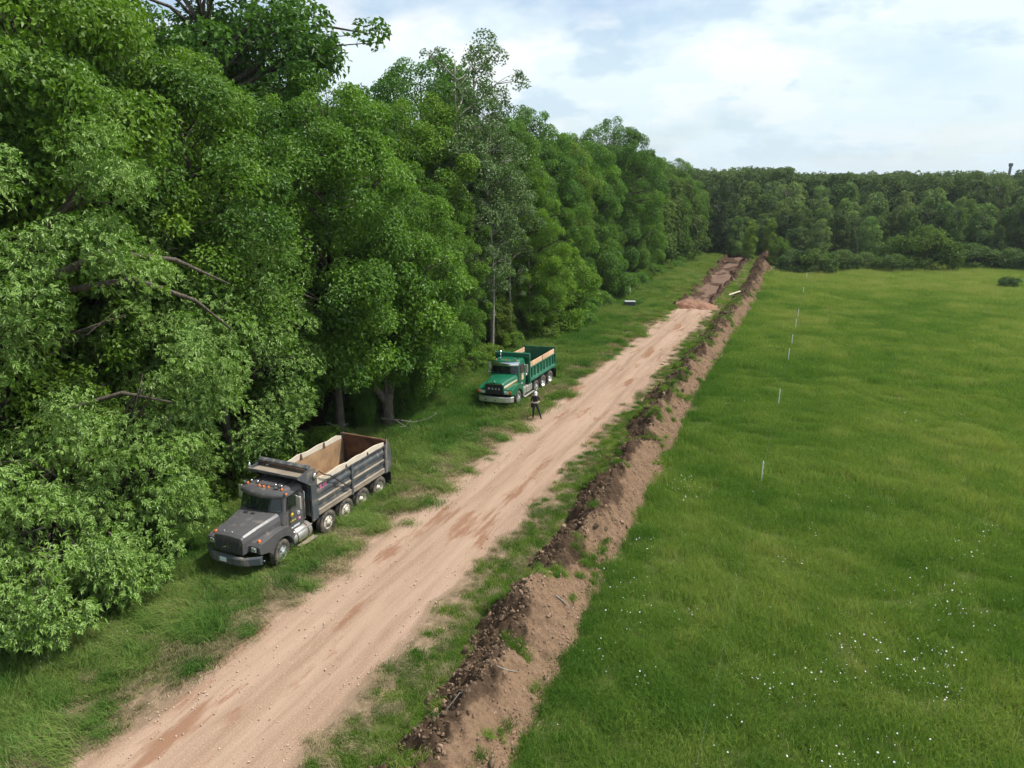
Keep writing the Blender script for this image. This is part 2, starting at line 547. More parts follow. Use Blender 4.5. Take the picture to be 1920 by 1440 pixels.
def berm_surface(y, u):
    """y, u arrays -> x, z, soil darkness"""
    c = berm_c(y) + 0.22 * fbm(y, y * 0, 0.3, 3, 0.55, 12)
    hwL = 1.72 + 0.55 * fbm(y, y * 0, 0.6, 4, 0.55, 44)
    hwR = 1.48 + 0.34 * fbm(y, y * 0, 0.5, 3, 0.5, 71)
    x = c + np.where(u < 0, u * hwL, u * hwR)
    Hp = 1.08 + 0.80 * fbm(y, y * 0, 0.42, 3, 0.55, 23) + 0.10 * np.sin(y * 1.1 + 3 * vnoise(y * .2, y * 0))
    Hp = Hp * (1 - 0.05 * sst(y, 90, 140)) * (1 - sst(y, 161, 165.5))
    u0 = -0.04 + 0.34 * fbm(y, y * 0, 0.5, 2, 0.5, 51)
    t = np.where(u < u0, (u - u0) / (1 + u0), (u - u0) / (1 - u0))
    z = Hp * np.clip(1 - np.abs(t), 0, 1) ** np.where(t < 0, 0.85, 1.05)
    wdw = np.clip(1 - np.abs(u) ** 6, 0, 1)
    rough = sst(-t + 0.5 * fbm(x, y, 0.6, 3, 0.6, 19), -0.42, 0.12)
    big = fbm(x, y, 0.9, 3, 0.5, 4)
    z = z + wdw * (rough * (0.40 * big + 0.42 * np.abs(fbm(x, y, 2.3, 3, 0.55, 14)) - 0.08) + 0.20 * fbm(x, y, 2.0, 4, 0.6, 3))
    z = z + wdw * (0.11 * fbm(x * 0.45, y, 3.6, 4, 0.6, 6) + (0.05 + 0.08 * rough) * fbm(x, y, 7.0, 3, 0.6, 16))
    # slipped tongues where the bucket tipped
    z = z + wdw * 0.30 * np.maximum(0, fbm(x * 0.7, y, 0.75, 2, 0.5, 88)) * sst(t, -0.2, 0.5)
    z = np.maximum(z, -0.02 * wdw) - 0.10 * (1 - wdw)
    soil_dark = 0.95 * rough + 0.35 * np.exp(-((t - 1.0) / 0.22) ** 2) + 0.55 * sst(y, 86, 100) - 0.08  # darker across crest, road side and far stretch; moist at meadow foot
    return x, base_h(x, y) + z, np.clip(soil_dark, 0, 1)


BY, BU = np.meshgrid(by, bu, indexing='ij')
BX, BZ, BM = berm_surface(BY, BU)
berm = obj('spoil_bank', grid_mesh('spoil_bank', BX, BY, BZ, MAT['berm'], dict(soil_dark=BM)))
tag(berm, 'long ridge of dug earth between road and meadow', kind='structure')

# gravel heap at the end of the finished road
pr = np.linspace(0, 1, 26)
pa = np.linspace(0, 2 * pi, 72)
PR, PA = np.meshgrid(pr, pa, indexing='ij')
lob = 1 + 0.25 * fbm(np.cos(PA) * 1.3, np.sin(PA) * 1.3, 1.0, 3, 0.5, 7)
PX = -13.4 + 3.2 * PR * lob * np.cos(PA)
PY = 86.6 + 2.5 * PR * lob * np.sin(PA)
PZ = gh(PX, PY) * 0 + 0.92 * np.clip(1 - PR, 0, 1) ** 0.9 * (1 + 0.25 * fbm(PX, PY, 1.0, 2)) + 0.45 * fbm(PX, PY, 1.1, 4, 0.6, 3) * (1 - PR ** 4) - 0.25 * PR ** 3
PZ += 0.35 * np.exp(-((PX + 14.6) / 0.8) ** 2 - ((PY - 85.0) / 0.6) ** 2)
pile = obj('gravel_heap', grid_mesh('gravel_heap', PX, PY, PZ, MAT['pile'], dict(soil_dark=np.clip(0.15 + 0.8 * np.exp(-((PY - 84.6) / 0.7) ** 2) * (PX < -12), 0, 1))))
tag(pile, 'reddish heap of tipped gravel at the far end of the road', 'gravel heap')

# ------------------------------------------------------------------ scatter of stuff with geometry nodes
def scatter(name, P, rot, scl, idx, tone, protos, label, cat=None):
    P = np.asarray(P, np.float32)
    me = bpy.data.meshes.new(name)
    me.vertices.add(len(P))
    me.vertices.foreach_set('co', P.ravel())
    for k, t, a in (('rot', 'FLOAT_VECTOR', rot), ('scl', 'FLOAT', scl), ('itone', 'FLOAT', tone)):
        at = me.attributes.new(k, t, 'POINT')
        at.data.foreach_set('vector' if t == 'FLOAT_VECTOR' else 'value', np.asarray(a, np.float32).ravel())
    at = me.attributes.new('pick', 'INT', 'POINT')
    at.data.foreach_set('value', np.asarray(idx, np.int32))
    me.update()
    o = obj(name, me)
    tag(o, label, cat, kind='stuff')
    g = bpy.data.node_groups.new(name, 'GeometryNodeTree')
    g.interface.new_socket('Geometry', in_out='INPUT', socket_type='NodeSocketGeometry')
    g.interface.new_socket('Geometry', in_out='OUTPUT', socket_type='NodeSocketGeometry')
    n = NT(g)
    gi = n.add('NodeGroupInput')
    go = n.add('NodeGroupOutput')
    jn = n.add('GeometryNodeJoinGeometry')

    def attr(nm, dt):
        return n.add('GeometryNodeInputNamedAttribute', {0: nm}, data_type=dt).outputs[0]
    for k, pr in enumerate(protos):
        cmp_ = n.add('FunctionNodeCompare', data_type='INT', operation='EQUAL')
        n.l.new(attr('pick', 'INT'), cmp_.inputs[2])
        cmp_.inputs[3].default_value = k
        oi = n.add('GeometryNodeObjectInfo')
        oi.inputs['Object'].default_value = pr
        oi.inputs['As Instance'].default_value = True
        ip = n.add('GeometryNodeInstanceOnPoints')
        n.l.new(gi.outputs[0], ip.inputs['Points'])
        n.l.new(cmp_.outputs[0], ip.inputs['Selection'])
        n.l.new(oi.outputs['Geometry'], ip.inputs['Instance'])
        n.l.new(attr('rot', 'FLOAT_VECTOR'), ip.inputs['Rotation'])
        n.l.new(attr('scl', 'FLOAT'), ip.inputs['Scale'])
        n.l.new(ip.outputs[0], jn.inputs[0])
    n.l.new(jn.outputs[0], go.inputs[0])
    md = o.modifiers.new('scatter', 'NODES')
    md.node_group = g
    return o


def proto(name, me):
    return bpy.data.objects.new(name, me)      # never linked to the scene: only instanced


def blades(seed, n, rad, h, wd, lean, mat, flat=0.0, dirn=None, tonespan=(0, 1)):
    """one tuft of grass; flat 0..1 lays the blades over"""
    rs = np.random.RandomState(seed)
    r = rad * np.minimum(1.45, 0.62 * np.abs(rs.randn(n)) ** 0.75 * 1.15); a = rs.rand(n) * 2 * pi
    bx, by = r * np.cos(a), r * np.sin(a)
    hh = h * (0.55 + 0.6 * rs.rand(n))
    la = rs.rand(n) * 2 * pi if dirn is None else dirn + rs.randn(n) * 0.5
    ln = lean * (0.3 + rs.rand(n))
    ln = ln * (1 - flat) + flat * (1.25 + 0.2 * rs.randn(n))
    w = wd * (0.7 + 0.6 * rs.rand(n))
    fa = rs.rand(n) * 2 * pi
    wx, wy = np.cos(fa) * w / 2, np.sin(fa) * w / 2
    dx, dy = np.cos(la), np.sin(la)
    l1, l2 = ln * 0.45, ln
    z1 = hh * 0.55 * np.cos(l1); o1 = hh * 0.55 * np.sin(l1)
    z2 = z1 + hh * 0.45 * np.cos(np.minimum(l2 * 1.3, 1.75)); o2 = o1 + hh * 0.45 * np.sin(np.minimum(l2 * 1.3, 1.75))
    z = np.zeros(n) - 0.03
    V = np.stack([
        np.stack([bx - wx, by - wy, z], -1), np.stack([bx + wx, by + wy, z], -1),
        np.stack([bx + dx * o1 + wx * .8, by + dy * o1 + wy * .8, z1], -1), np.stack([bx + dx * o1 - wx * .8, by + dy * o1 - wy * .8, z1], -1),
        np.stack([bx + dx * o2, by + dy * o2, np.maximum(z2, 0.02)], -1)], 1)
    i = np.arange(n)[:, None] * 5
    tn = tonespan[0] + (tonespan[1] - tonespan[0]) * rs.rand(n)
    return raw_mesh('tuft', V, [i + np.array([[0, 1, 2, 3]]), i + np.array([[3, 2, 4]])], False, mat, dict(tone=np.repeat(tn, 5)))


def grass_material(name, stops, trans=0.25):
    m, n = M(name)
    tone = n.add('ShaderNodeAttribute', attribute_name='tone').outputs['Fac']
    it = n.add('ShaderNodeAttribute', attribute_name='itone', attribute_type='INSTANCER').outputs['Fac']
    f = n.math('ADD', it, n.math('MULTIPLY', n.math('SUBTRACT', tone, 0.5), 0.60))
    c = n.ramp(f, stops)
    p = n.add('ShaderNodeBsdfDiffuse', {'Color': c})
    t = n.add('ShaderNodeBsdfTranslucent', {'Color': n.mix(1.0, c, (1.2, 1.3, 0.6), 'MULTIPLY')})
    mx = n.add('ShaderNodeMixShader', {0: trans, 1: p.outputs[0], 2: t.outputs[0]})
    n.add('ShaderNodeOutputMaterial', {'Surface': mx.outputs[0]})
    return m


MAT['grass'] = grass_material('meadow_grass', [(0.0, (0.060, 0.140, 0.022)), (0.4, (0.110, 0.196, 0.036)), (0.7, (0.184, 0.268, 0.054)), (1.0, (0.290, 0.315, 0.100))], 0.38)
MAT['verge'] = grass_material('verge_grass', [(0.0, (0.040, 0.120, 0.022)), (0.45, (0.100, 0.192, 0.040)), (0.75, (0.170, 0.248, 0.060)), (1.0, (0.23, 0.26, 0.09))], 0.34)
MAT['straw'] = grass_material('dry_grass', [(0.0, (0.130, 0.155, 0.060)), (0.35, (0.23, 0.205, 0.110)), (1.0, (0.40, 0.325, 0.200))], 0.2)

t_meadow = [proto('tuft', blades(s, 900, 0.72, 0.30, 0.014, 0.85, MAT['grass'])) for s in (1, 2, 3)]
t_seed = [proto('tuft', blades(s, 520, 0.70, 0.42, 0.012, 0.55, MAT['grass'], tonespan=(0.5, 1.4))) for s in (7,)]
t_short = [proto('tuft', blades(s, 420, 0.42, 0.15, 0.015, 0.9, MAT['grass'])) for s in (4, 5)]
t_mid = [proto('tuft', blades(s, 120, 0.34, 0.36, 0.015, 0.8, MAT['grass'])) for s in (6,)]
t_verge = [proto('tuft', blades(s, 520, 0.62, 0.58, 0.017, 0.8, MAT['verge'])) for s in (21, 22)]
t_flat = [proto('tuft', blades(s, 420, 0.60, 0.62, 0.015, 0.9, MAT['verge'], 0.8, 0.0)) for s in (23, 24)]
t_straw = [proto('tuft', blades(s, 300, 0.62, 0.46, 0.014, 1.0, MAT['straw'], 0.95, 0.0)) for s in (25, 26)]
t_weed = [proto('tuft', blades(s, 130, 0.50, 0.34, 0.05, 1.1, MAT['verge'])) for s in (27,)]


def pick_points(n, x0, x1, y0, y1, prob, seed):
    r = np.random.RandomState(seed)
    d = math.sqrt((x1 - x0) * (y1 - y0) / n)                 # jittered grid: no holes, no clots
    gx_, gy_ = np.meshgrid(np.arange(x0, x1, d), np.arange(y0, y1, d))
    x = (gx_ + d * r.uniform(-0.1, 1.1, gx_.shape)).ravel(); y = (gy_ + d * r.uniform(-0.1, 1.1, gx_.shape)).ravel()
    n = len(x)
    k = r.rand(n) < prob(x, y)
    return x[k], y[k], r


def in_view(x, y, margin=4.0):
    """keeps points the camera could see from here or from a step to the side"""
    a = radians(23.112)
    d = -np.sin(a) * x + np.cos(a) * y
    s = np.cos(a) * x + np.sin(a) * y
    return (np.abs(s) < 0.74 * d + margin) & (y > 3)


def berm_mask(x, y, pad=0.1):
    return np.abs(x - berm_c(y)) < (1.45 + pad)


# meadow: nearer bands denser, farther bands of larger tufts
PX_, R_, S_, I_, T_ = [], [], [], [], []
for (y0, y1, x1, dens, sc, seed) in ((6, 30, 16, 1.9, 1.0, 1), (30, 55, 24, 1.4, 1.2, 2), (55, 95, 34, 0.85, 1.55, 3), (95, 152, 52, 0.55, 2.0, 4)):
    n = int((x1 + 11) * (y1 - y0) * dens)
    x, y, r = pick_points(n, -11, x1, y0, y1, lambda x, y: ((x > berm_c(y) + 1.25) & in_view(x, y) & (y < 128 + 0.75 * np.maximum(x, -3) + 10 * (x > 5))).astype(float), 100 + seed)
    z = gh(x, y)
    big = fbm(x, y, 0.09, 3, 0.6, 61); mid = fbm(x, y, 0.45, 3, 0.6, 62)
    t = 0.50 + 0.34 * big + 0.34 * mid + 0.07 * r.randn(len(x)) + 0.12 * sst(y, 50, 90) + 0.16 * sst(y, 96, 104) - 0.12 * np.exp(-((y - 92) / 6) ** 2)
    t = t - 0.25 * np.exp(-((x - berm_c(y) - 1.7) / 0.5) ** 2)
    hgt = 1 + 0.18 * fbm(x, y, 0.4, 3, 0.5, 63)
    pick = r.choice(4, len(x), p=[0.30, 0.30, 0.28, 0.12])
    pick = np.where((pick == 3) & (big < 0.0), 0, pick)
    PX_.append(np.stack([x, y, z], -1)); S_.append(sc * hgt * r.uniform(0.75, 1.15, len(x))); I_.append(pick); T_.append(np.clip(t, 0.02, 1))
    R_.append(np.stack([0.12 * r.randn(len(x)), 0.12 * r.randn(len(x)), r.rand(len(x)) * 2 * pi], -1))
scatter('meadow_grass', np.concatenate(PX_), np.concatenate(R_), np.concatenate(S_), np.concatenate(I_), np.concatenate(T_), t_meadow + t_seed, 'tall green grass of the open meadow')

# left verge: standing grass by the trees, laid-over grass and straw beside the road
PX_, R_, S_, I_, T_ = [], [], [], [], []
for (y0, y1, dens, sc, seed) in ((4, 32, 4.6, 0.95, 1), (32, 60, 3.8, 1.0, 2), (60, 100, 3.2, 1.0, 3), (100, 172, 1.8, 1.35, 4)):
    n = int(16 * (y1 - y0) * dens)
    x, y, r = pick_points(n, -27, -11, y0, y1, lambda x, y: (in_view(x, y) & (x < np.where(y > 88, dig_l(y) - 0.2, -14.6))).astype(float), 200 + seed)
    edge_n = 1.3 * fbm(x, y, 0.22, 3, 0.55, 77) + 0.5 * fbm(x, y, 0.9, 3, 0.6, 78)
    d = np.where(y > 88, dig_l(y) - x - 0.2, -15.25 - x) + edge_n           # metres from the road edge
    q = r.rand(len(x))
    straw = q < np.interp(d, [-0.4, 0.2, 1.2, 2.2, 3.4, 5.0, 7.0], [0.5, 0.7, 0.72, 0.48, 0.24, 0.12, 0.03]) * np.where(y > 80, 0.5, 1)
    bare = r.rand(len(x)) > np.interp(d, [-0.9, -0.2, 0.5, 1.2], [0.0, 0.35, 0.85, 1.0])
    wood_d = sst(-x, 23.4, 25.5)
    bare |= r.rand(len(x)) < wood_d * 0.8
    flat = (~straw) & (d < 4.2 + 1.5 * fbm(x, y, 0.3, 2, 0.5, 70)) & (r.rand(len(x)) < 0.75)
    swirl = 2.2 * fbm(x, y, 0.22, 2, 0.5, 79) + 1.0 * fbm(x, y, 0.8, 2, 0.5, 80)
    pick = np.where(straw, 4 + r.randint(0, 2, len(x)), np.where(flat, 2 + r.randint(0, 2, len(x)), np.where(r.rand(len(x)) < 0.14, 6, r.randint(0, 2, len(x)))))
    yaw = np.where(straw | flat, -pi / 2 + swirl + 0.35 * r.randn(len(x)), r.rand(len(x)) * 2 * pi)
    tone = np.where(straw, 0.50 + 0.6 * fbm(x, y, 0.7, 3, 0.6, 81) + 0.2 * r.randn(len(x)), 0.47 + 0.16 * flat + 0.50 * fbm(x, y, 0.3, 3, 0.6, 82) + 0.13 * r.randn(len(x)) + 0.25 * sst(y, 60, 100))
    k = ~bare
    PX_.append(np.stack([x, y, gh(x, y)], -1)[k]); S_.append((sc * r.uniform(0.7, 1.2, len(x)) * (1 + 0.4 * fbm(x, y, 0.35, 2)) * np.where(straw, 0.8, 1))[k])
    I_.append(pick[k]); T_.append(np.clip(tone, 0.02, 1)[k]); R_.append(np.stack([0.1 * r.randn(len(x)), 0.1 * r.randn(len(x)), yaw], -1)[k])
scatter('verge_grass', np.concatenate(PX_), np.concatenate(R_), np.concatenate(S_), np.concatenate(I_), np.concatenate(T_), t_verge + t_flat + t_straw + t_weed,
        'long trampled grass and straw on the verge beside the wood')

# strip between road and spoil bank, and sods on the bank itself
PX_, R_, S_, I_, T_ = [], [], [], [], []
for (y0, y1, dens, sc, seed) in ((4, 40, 11.0, 0.8, 1), (40, 90, 8.0, 0.9, 2), (90, 164, 4.5, 1.2, 3)):
    n = int(7 * (y1 - y0) * dens)
    x, y, r = pick_points(n, -14.5, -7.5, y0, y1, lambda x, y: (in_view(x, y) & (x > np.where(y > 88, dig_r(y) + 0.3, -10.8)) & (x < berm_c(y) - 1.15)).astype(float), 300 + seed)
    d = np.where(y > 88, x - dig_r(y) - 0.2, x + 10.65) + 0.9 * fbm(x, y, 0.35, 3, 0.6, 91) + 0.5 * fbm(x, y, 1.4, 2, 0.6, 92)
    k = r.rand(len(x)) < np.interp(d, [-0.5, 0.3, 1.3], [0.02, 0.35, 0.95])
    tone = 0.42 + 0.5 * fbm(x, y, 0.5, 3, 0.6, 93) + 0.14 * r.randn(len(x)) + 0.15 * sst(y, 80, 100)
    pick = np.where(r.rand(len(x)) < np.interp(d, [0, 1.0], [0.65, 0.22]), 4, np.where(r.rand(len(x)) < 0.25, 2, r.randint(0, 2, len(x))))
    PX_.append(np.stack([x, y, gh(x, y)], -1)[k]); S_.append((sc * r.uniform(0.8, 1.25, len(x)) * np.where(pick == 4, 0.6, np.where(pick == 2, 0.75, 1)))[k])
    I_.append(pick[k]); T_.append(np.clip(tone, 0.02, 1)[k]); R_.append(np.stack([0.1 * r.randn(len(x)), 0.1 * r.randn(len(x)), r.rand(len(x)) * 2 * pi], -1)[k])
n = 3000                                                            # sods: patches along crest and road side
r = np.random.RandomState(401)
y = r.uniform(6, 100, n) ** 1.0; u = r.uniform(-0.95, 0.75, n)
f = fbm(u * 1.5, y, 0.9, 3, 0.55, 97)
k = f > np.where(u < 0.05, 0.17, 0.30)
y, u = y[k], u[k]
x, z, _m = berm_surface(y, u)
PX_.append(np.stack([x, y, z], -1)); S_.append(r.uniform(0.45, 0.9, len(x))); I_.append(np.where(r.rand(len(x)) < 0.7, 2, r.randint(0, 2, len(x)))); T_.append(np.clip(0.45 + 0.25 * r.randn(len(x)), 0.05, 1))
R_.append(np.stack([0.4 * r.randn(len(x)), 0.4 * r.randn(len(x)), r.rand(len(x)) * 6.28], -1))
scatter('strip_grass', np.concatenate(PX_), np.concatenate(R_), np.concatenate(S_), np.concatenate(I_), np.concatenate(T_), t_short + t_mid + t_short[:1] + t_straw[:1],
        'short patchy grass between the road and the spoil bank')


# clods and stones
def rock_mesh(seed, mat, sub=2, amp=0.35):
    bm = bmesh.new()
    bmesh.ops.create_icosphere(bm, subdivisions=sub, radius=0.5)
    r = np.random.RandomState(seed)
    o = r.rand(3) * 50
    for v in bm.verts:
        p = np.array(v.co) * 2.1 + o
        d = 1 + amp * float(fbm(np.array([p[0] + p[2] * .7]), np.array([p[1] - p[2] * .6]), 1.0, 3, 0.55)[0]) * 2
        v.co = Vector((v.co.x * d * 1.1, v.co.y * d * 0.9, v.co.z * d * 0.7))
    me = bpy.data.meshes.new('clod')
    bm.to_mesh(me)
    bm.free()
    me.materials.append(mat)
    return me


MAT['clod'] = basic('clod_earth', (0.125, 0.086, 0.058), 0.95, 0, 0.45, 3.0, 0.6, 14, 0.1)
MAT['clod_pale'] = basic('clod_pale', (0.27, 0.18, 0.125), 0.95, 0, 0.35, 3.0, 0.6, 14, 0.1)
MAT['stone'] = basic('road_stone', (0.44, 0.33, 0.25), 0.9, 0, 0.35, 2.0, 0.3, 20, 0.15)
clod_m = [rock_mesh(s, MAT['clod']) for s in (1, 2)] + [rock_mesh(3, MAT['clod_pale'])]
clod_p = [proto('clod', m) for m in clod_m]
stone_p = [proto('stone', rock_mesh(s, MAT['stone'], 1, 0.25)) for s in (5, 6)]

n = 22000
r = np.random.RandomState(77)
y = 4 + 100 * r.rand(n) ** 1.5
u = np.where(r.rand(n) < 0.62, r.uniform(-1, 0.05, n), 1 - np.abs(0.25 * r.randn(n)))
u = np.clip(np.where(r.rand(n) < 0.36, r.uniform(-1, 1, n), u), -1.02, 1.02)
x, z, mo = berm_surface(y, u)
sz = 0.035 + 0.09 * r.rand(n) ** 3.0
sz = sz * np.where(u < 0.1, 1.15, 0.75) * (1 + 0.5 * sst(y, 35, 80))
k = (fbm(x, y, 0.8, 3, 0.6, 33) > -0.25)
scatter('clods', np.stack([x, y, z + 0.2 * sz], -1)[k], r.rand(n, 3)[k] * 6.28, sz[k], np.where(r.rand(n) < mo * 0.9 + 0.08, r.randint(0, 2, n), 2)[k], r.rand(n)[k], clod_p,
        'crumbled clods of earth strewn over the spoil bank')
for i in range(64):                 # the larger clods one can pick out
    yy = 7 + 55 * r.rand() ** 1.4
    uu = r.uniform(-0.95, 0.1) if r.rand() < 0.8 else r.uniform(0.2, 1.0)
    xx, zz_, mm_ = berm_surface(np.array([yy]), np.array([uu]))
    c_ = obj('clod', clod_m[i % 3 if r.rand() < 0.5 else i % 2], berm)
    s_ = 0.17 + 0.20 * r.rand() ** 2
    c_.location = (xx[0], yy, zz_[0] + 0.1 * s_)
    c_.scale = (s_, s_ * r.uniform(0.7, 1.1), s_ * r.uniform(0.7, 1.1))
    c_.rotation_euler = tuple(r.rand(3) * 6.28)

n = 10000
y = 5 + 75 * r.rand(n) ** 1.6
x = np.where(r.rand(n) < 0.5, r.uniform(-15.9, -10.2, n), np.where(r.rand(n) < 0.5, -15.1 + 0.5 * r.randn(n), np.where(r.rand(n) < 0.5, -11.0 + 0.45 * r.randn(n), -13.3 + 0.3 * r.randn(n))))
k = (x > -16.2) & (x < -9.7) & (fbm(x, y * 0.3, 1.0, 3, 0.6, 21) > -0.12)
x, y = x[k], y[k]
sz = 0.018 + 0.055 * r.rand(len(x)) ** 5
scatter('gravel', np.stack([x, y, base_h(x, y) + 0.055 * (1 - sst(np.abs(x + 13.05), 1.9, 2.4)) + 0.012], -1), r.rand(len(x), 3) * 6.28, sz, r.randint(0, 2, len(x)), r.rand(len(x)), stone_p,
        'loose pale stones scattered over the dirt road')

# wild flowers
m_, n_ = M('petals')
n_.add('ShaderNodeOutputMaterial', {'Surface': n_.add('ShaderNodeBsdfPrincipled', {'Base Color': (0.82, 0.82, 0.80, 1), 'Roughness': 0.6}).outputs[0]})
MAT['petal'] = m_
m_, n_ = M('yellow_petals')
n_.add('ShaderNodeOutputMaterial', {'Surface': n_.add('ShaderNodeBsdfPrincipled', {'Base Color': (0.70, 0.52, 0.05, 1), 'Roughness': 0.6}).outputs[0]})
MAT['yellow'] = m_


def flower(mat, r0):
    b = MB()
    for k in range(7):
        a = 2 * pi * k / 7
        b.add([(0, 0, 0), (r0 * cos(a - .35), r0 * sin(a - .35), .012), (r0 * 1.2 * cos(a), r0 * 1.2 * sin(a), .006), (r0 * cos(a + .35), r0 * sin(a + .35), .012)], [(0, 1, 2, 3)])
    me = bpy.data.meshes.new('flower')
    me.from_pydata(b.v, [], b.f)
    me.materials.append(mat)
    return proto('flower', me)


fl = [flower(MAT['petal'], 0.017), flower(MAT['petal'], 0.011), flower(MAT['yellow'], 0.010)]
r = np.random.RandomState(5)
cl = []
for (px, py, k) in ((0.2, 18.5, 22), (1.2, 19.6, 14), (2.3, 21.2, 24), (3.4, 20.8, 30), (4.2, 20.5, 26), (4.7, 21.4, 18), (5.2, 25.5, 34), (5.6, 24.7, 20), (6.2, 29.5, 12), (-4.9, 31.5, 26), (-4.3, 31.0, 14), (-5.0, 25.2, 12),
                    (-4.9, 22.0, 16), (-4.6, 20.3, 10), (-4.7, 18.2, 8), (-3.6, 17.0, 6), (0.5, 26.5, 8), (2.4, 33, 8), (4.4, 35, 10), (-2.8, 21, 7), (-0.7, 16.5, 8), (3.0, 17.2, 14), (1.6, 16.2, 16), (0.8, 29, 6), (7.5, 31.5, 16), (-5.4, 40, 10),
                    (-4.6, 46, 8), (-3.0, 56, 9), (-5.6, 60, 8), (2, 62, 6), (9, 60, 8), (6, 48, 10), (-20.5, 12.2, 14), (-20.2, 11.5, 9), (-19.6, 13.0, 6), (-21, 14.4, 4), (-22.2, 44, 8), (-21.6, 61, 10), (-20.9, 67, 8)):
    s = 0.24 + 0.016 * k
    cl.append(np.stack([px + s * r.randn(k), py + 1.3 * s * r.randn(k)], -1))
lone = np.stack([r.uniform(-5, 30, 420), r.uniform(12, 75, 420)], -1)
lone = lone[(lone[:, 0] > berm_c(lone[:, 1]) + 1.8)]
allp = np.concatenate(cl + [lone])
nf = len(allp)
col = np.where(np.arange(nf) >= nf - len(lone), r.choice([1, 2], nf, p=[0.45, 0.55]), r.choice([0, 1], nf))
scatter('wild_flowers', np.stack([allp[:, 0], allp[:, 1], gh(allp[:, 0], allp[:, 1]) + r.uniform(0.27, 0.38, nf)], -1), np.stack([0.5 * r.randn(nf) - 0.3, 0.5 * r.randn(nf), r.rand(nf) * 6.28], -1),
        r.uniform(0.8, 1.5, nf), col, r.rand(nf), fl, 'white daisies and small yellow flowers dotting the grass')

# ------------------------------------------------------------------ trees
def unit(a):
    return a / np.maximum(np.linalg.norm(a, axis=-1, keepdims=True), 1e-6)


def leaves_geo(P, N, A, L, W, fold=0.25):
    """kite-shaped leaves at P with normal N, long axis A; arrays"""
    A = unit(A - N * np.sum(A * N, -1, keepdims=True))
    B = np.cross(N, A)
    L = L[:, None]; W = W[:, None]
    up = N * W * fold
    V = np.stack([P, P + A * L * 0.42 + B * W * 0.5 + up, P + A * L - N * L * 0.12, P + A * L * 0.42 - B * W * 0.5 + up], 1)
    return V.reshape(-1, 3)


